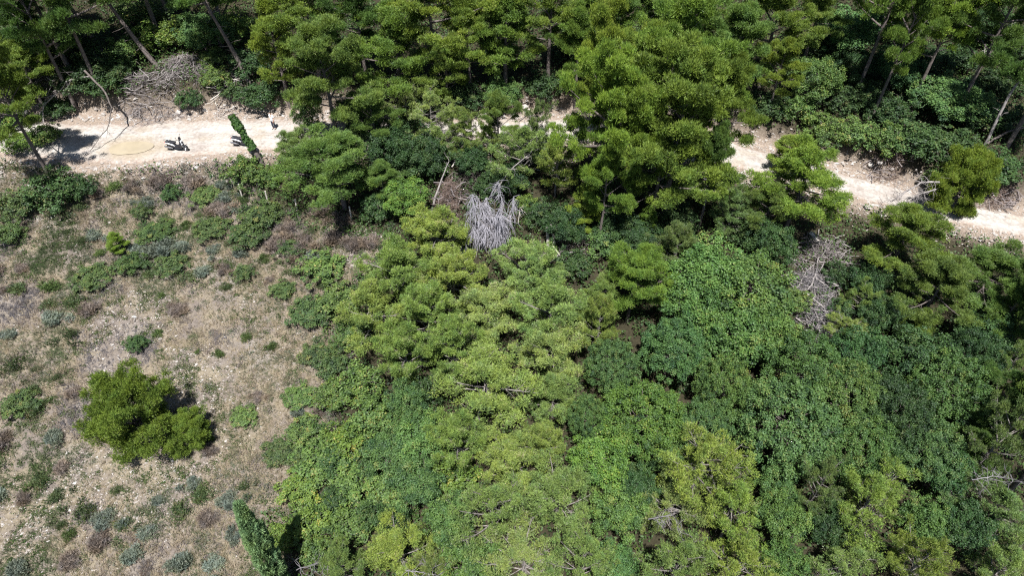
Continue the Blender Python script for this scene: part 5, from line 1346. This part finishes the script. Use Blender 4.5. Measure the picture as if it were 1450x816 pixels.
def make_scooter(loc, rz, label):
    e = empty('motor_scooter', loc, label, 'scooter', 'scooters parked on the gravel road')
    e.rotation_euler = (math.radians(-7), 0, rz); e.scale = (1.1, 1.1, 1.1)
    P = {}
    obj('rear_body', loft([(-0.92, 0, .62, .05, .04), (-0.86, 0, .62, .12, .10), (-0.6, 0, .58, .17, .15), (-0.3, 0, .52, .18, .20), (-0.14, 0, .44, .15, .18), (-0.10, 0, .42, .11, .14)]), M['black_paint'], e)
    for sd in (-1, 1):
        obj('side_panel', loft([(-0.88, sd * .115, .66, .02, .02), (-0.7, sd * .17, .655, .025, .04), (-0.45, sd * .19, .62, .025, .05), (-0.2, sd * .17, .54, .02, .05), (-0.1, sd * .13, .44, .012, .03)]), M['white_paint'], e)
    obj('seat', loft([(-0.84, 0, .76, .08, .02), (-0.78, 0, .78, .13, .05), (-0.5, 0, .77, .16, .055), (-0.42, 0, .745, .155, .05), (-0.2, 0, .735, .14, .05), (-0.02, 0, .70, .10, .03)]), M['vinyl'], e)
    obj('floor_board', loft([(-0.16, 0, .30, .14, .06), (0.0, 0, .27, .17, .05), (0.3, 0, .27, .17, .05), (0.40, 0, .32, .14, .06)]), M['black_paint'], e)
    obj('front_shield', loft([(.30, .40, 0, .05, .16), (.45, .44, 0, .08, .20), (.62, .45, 0, .09, .21), (.80, .41, 0, .08, .17), (.95, .36, 0, .06, .11), (.98, .35, 0, .03, .06)], 2), M['black_paint'], e)
    obj('shield_panel', loft([(.42, .535, 0, .01, .17), (.62, .545, 0, .012, .19), (.80, .50, 0, .012, .15), (.92, .43, 0, .01, .10)], 2), M['white_paint'], e)
    obj('leg_shield', loft([(-0.2, 0, .42, .15, .16), (0.0, 0, .38, .14, .12), (0.2, 0, .42, .14, .12), (0.36, 0, .58, .15, .24)]), M['black_paint'], e)
    obj('nose_panel', loft([(.34, .53, 0, .02, .09), (.52, .56, 0, .03, .13), (.70, .55, 0, .03, .13), (.84, .50, 0, .02, .08)], 2), M['black_paint'], e)
    obj('windscreen', loft([(.94, .43, 0, .012, .14), (1.05, .40, 0, .012, .15), (1.16, .35, 0, .010, .10), (1.19, .33, 0, .006, .05)], 2), M['black_paint'], e)
    hb = obj('handlebar', tubes_mesh('handlebar', [([(.30, 0, .9), (.31, 0, 1.0)], [.03, .03], 8), ([(.24, -.34, 1.03), (.30, -.2, 1.02), (.32, 0, 1.0), (.30, .2, 1.02), (.24, .34, 1.03)], .016, 8)]), M['metal'], e)
    for sd in (-1, 1):
        obj('grip', tubes_mesh('grip', [([(.235, sd * .24 - 0, 1.028), (.235, sd * .36, 1.034)], [.021, .021], 8)]), M['rubber'], hb)
        mr = obj('mirror', tubes_mesh('mirror', [([(.29, sd * .2, 1.02), (.27, sd * .28, 1.16), (.27, sd * .30, 1.22)], .008, 6)]), M['rubber'], e)
        bm = bmesh.new(); bmesh.ops.create_uvsphere(bm, u_segments=14, v_segments=8, radius=1)
        for v in bm.verts: v.co = Vector((.27 + v.co.x * .018, sd * .31 + v.co.y * .065, 1.25 + v.co.z * .042))
        me = bpy.data.meshes.new('mirror_head'); bm.to_mesh(me); bm.free(); obj('mirror_head', me, M['black_paint'], mr)
        bm = bmesh.new(); bmesh.ops.create_uvsphere(bm, u_segments=12, v_segments=8, radius=1)
        for v in bm.verts: v.co = Vector((.555 + v.co.x * .04, sd * .085 + v.co.y * .05, .66 + v.co.z * .035))
        me = bpy.data.meshes.new('headlight'); bm.to_mesh(me); bm.free(); obj('headlight', me, M['clear_lens'], e)
    obj('tail_light', loft([(-0.965, 0, .64, .05, .02), (-0.94, 0, .645, .10, .035), (-0.9, 0, .645, .11, .035)]), M['red_lens'], e)
    obj('grab_rail', tubes_mesh('grab_rail', [([(-0.55, -.16, .77), (-0.85, -.14, .84), (-0.98, 0, .86), (-0.85, .14, .84), (-0.55, .16, .77)], .013, 8)]), M['metal'], e)
    for x in (-0.64, 0.68):
        w = obj('wheel', tubes_mesh('hub', [([(0, -.09, 0), (0, .09, 0)], [.018, .018], 8)]), M['metal'], e, (x, 0, .25))
        obj('tyre', torus_mesh(.195, .055), M['rubber'], w); obj('rim', rim_mesh(.15), M['metal'], w)
    obj('front_fork', tubes_mesh('front_fork', [([(.68, sd * .085, .25), (.55, sd * .07, .55), (.44, sd * .04, .75)], [.024, .028, .028], 8) for sd in (-1, 1)]), M['metal'], e)
    obj('front_fender', loft([(.44, 0, .40, .06, .03), (.52, 0, .47, .075, .035), (.66, 0, .52, .075, .03), (.80, 0, .47, .07, .03), (.90, 0, .38, .05, .03)]), M['black_paint'], e)
    obj('exhaust', loft([(-0.95, -.17, .36, .045, .05), (-0.9, -.17, .35, .06, .065), (-0.5, -.17, .30, .055, .06), (-0.3, -.14, .24, .025, .03)]), M['metal'], e)
    obj('engine_case', loft([(-0.75, .12, .27, .04, .07), (-0.6, .12, .27, .06, .10), (-0.2, .10, .27, .06, .09), (-0.1, .08, .28, .04, .05)]), M['rubber'], e)
    obj('side_stand', tubes_mesh('side_stand', [([(0.0, .12, .24), (-0.08, .30, .055)], [.014, .012], 6)]), M['metal'], e)
    return e

s1 = ground(253, 214); s2 = ground(346, 208)
make_scooter((s1[0], s1[1], road_top(s1[0], s1[1]) - 0.0), math.radians(-8), 'black and white scooter parked in the open beside the puddle')
sc2 = make_scooter((s2[0], s2[1], road_top(s2[0], s2[1]) - 0.0), math.radians(-6), 'black and white scooter parked behind the ivy covered trunk')
j = bpy.data.meshes.new('jacket')
_jm = loft([(-0.16, 0, .79, .05, .02), (-0.1, 0, .80, .13, .035), (0.02, .02, .79, .15, .04), (0.10, .03, .76, .10, .03), (0.13, .03, .75, .04, .015)])
o = obj('jacket', _jm, M['purple_cloth'], None, (s2[0], s2[1], road_top(s2[0], s2[1])))
o.rotation_euler = sc2.rotation_euler
tag(o, 'dark purple jacket lying on the seat of the second scooter', 'jacket')

# ------------------------------------------------------------------ the person on the road
M['skin'] = plain_mat('skin', (0.45, 0.28, 0.2), 0.55, 0.08, 8.0)
M['hair'] = plain_mat('dark_hair', (0.02, 0.016, 0.013), 0.6, 0.2, 30.0)
M['shirt'] = plain_mat('white_cotton', (0.8, 0.8, 0.8), 0.85, 0.04, 12.0)
M['trousers'] = plain_mat('dark_blue_denim', (0.03, 0.04, 0.07), 0.85, 0.2, 14.0)
M['shoe'] = plain_mat('grey_shoe', (0.12, 0.12, 0.12), 0.7, 0.2, 8.0)

def skinned(name, pts, edges, radii, mat, parent, root=0, sub=2):
    me = bpy.data.meshes.new(name); me.from_pydata([tuple(p) for p in pts], edges, []); me.update()
    o = obj(name, me, mat, parent)
    o.modifiers.new('skin', 'SKIN').use_smooth_shade = True
    if not me.skin_vertices: me.skin_vertices.new()
    for i, r in enumerate(radii):
        sv = me.skin_vertices[0].data[i]; sv.radius = (r, r) if not isinstance(r, tuple) else r; sv.use_root = (i == root)
    ss = o.modifiers.new('sub', 'SUBSURF'); ss.levels = sub; ss.render_levels = sub
    return o

def make_person(loc, rz):
    e = empty('person', loc, 'person in a white shirt and dark trousers standing at the far road edge', 'person')
    e.rotation_euler = (0, 0, rz)
    p, ed, r = [], [], []
    def v(x, y, z, rad, frm=None):
        p.append((x, y, z)); r.append(rad)
        if frm is not None: ed.append((frm, len(p) - 1))
        return len(p) - 1
    pel = v(0, 0, .92, (.15, .11)); ab = v(0, .01, 1.08, (.135, .10), pel); ch = v(0, .0, 1.28, (.165, .115), ab); nk0 = v(0, -.01, 1.43, (.07, .07), ch)
    nk = v(0, .0, 1.50, .052, nk0); hd0 = v(0, .015, 1.57, (.068, .078), nk); hd1 = v(0, .012, 1.64, (.078, .095), hd0); hd2 = v(0, .0, 1.71, (.06, .075), hd1)
    v(0, .105, 1.615, .012, hd1)                                     # nose
    for s in (-1, 1):
        v(s * .078, -.005, 1.625, .014, hd1)                         # ear
        sh = v(s * .18, -.005, 1.38, .062, ch); elb = v(s * .235, -.02, 1.11, .043, sh); wr = v(s * .225, .10, .90, .030, elb)
        pm = v(s * .22, .135, .845, .033, wr)
        for k, (dx, L) in enumerate([(-.027, .075), (-.009, .085), (.009, .08), (.027, .062)]):
            f1 = v(s * .22 + dx, .160, .805, .0095, pm); f2 = v(s * .22 + dx, .160, .805 - L * .5, .0088, f1); v(s * .22 + dx, .148, .805 - L, .0075, f2)
        t1 = v(s * .185, .165, .84, .011, pm); v(s * .178, .175, .80, .009, t1)
        hp = v(s * .095, 0, .86, .088, pel); kn = v(s * .11, .02 + .02 * s, .48, .058, hp); an = v(s * .12, -.02 + .02 * s, .09, .038, kn); v(s * .125, .10 + .02 * s, .045, .034, an)
    skinned('body', p, ed, r, M['skin'], e)
    def cloth(name, pts, edges, radii, mat): return skinned(name, pts, edges, radii, mat, e)
    cp = [(0, .01, 1.08), (0, 0, .94), (0, 0, .80), (0, 0, 1.28), (0, -.01, 1.41)]; cr = [(.162, .128), (.176, .138), (.178, .14), (.188, .136), (.095, .085)]; ce = [(0, 1), (1, 2), (0, 3), (3, 4)]
    for s in (-1, 1):
        i = len(cp); cp += [(s * .18, -.005, 1.38), (s * .225, -.02, 1.18)]; cr += [.083, .068]; ce += [(3, i), (i, i + 1)]
    cloth('shirt', cp, ce, cr, M['shirt'])
    tp = [(0, 0, .93), (0, 0, 1.03)]; tr = [(.165, .125), (.155, .12)]; te = [(0, 1)]
    for s in (-1, 1):
        i = len(tp); tp += [(s * .095, 0, .84), (s * .11, .02 + .02 * s, .48), (s * .12, -.02 + .02 * s, .10)]; tr += [.106, .076, .062]; te += [(0, i), (i, i + 1), (i + 1, i + 2)]
    cloth('trousers', tp, te, tr, M['trousers'])
    for s in (-1, 1):
        obj('shoe', loft([(-.08, 0, .05, .03, .035), (-.05, 0, .055, .042, .05), (.03, 0, .05, .045, .045), (.12, 0, .035, .048, .032), (.18, 0, .03, .03, .022)]), M['shoe'], e, (s * .12, -.02 + .02 * s, .0)).rotation_euler = (0, 0, PI / 2)
        bm = bmesh.new(); bmesh.ops.create_uvsphere(bm, u_segments=10, v_segments=8, radius=.009)
        me = bpy.data.meshes.new('eye'); bm.to_mesh(me); bm.free(); obj('eye', me, M['hair'], e, (s * .032, .094, 1.645))
    obj('mouth', loft([(-.024, .098, 1.572, .003, .002), (0, .104, 1.572, .004, .006), (.024, .098, 1.572, .003, .002)]), plain_mat('lips', (.35, .14, .12), .5), e)
    bm = bmesh.new(); bmesh.ops.create_uvsphere(bm, u_segments=20, v_segments=14, radius=1)
    bmesh.ops.delete(bm, geom=[f for f in bm.faces if f.calc_center_median().z < -0.25 or (f.calc_center_median().y > 0.55 and f.calc_center_median().z < 0.45)], context='FACES')
    for w in bm.verts: w.co = Vector((w.co.x * .091, -.004 + w.co.y * .112, 1.675 + w.co.z * .095))
    me = bpy.data.meshes.new('hair'); bm.to_mesh(me); bm.free(); obj('hair', me, M['hair'], e)
pp = ground(389, 183)
make_person((pp[0], pp[1], max(terrain(pp[0], pp[1]), road_top(pp[0], pp[1]) - 0.02)), math.radians(150))

print('objects', len(S.objects), 'triangles', sum(sum(len(pg.vertices) - 2 for pg in me.polygons) if len(me.polygons) < 1 else (len(me.loops) - 2 * len(me.polygons)) for me in bpy.data.meshes))
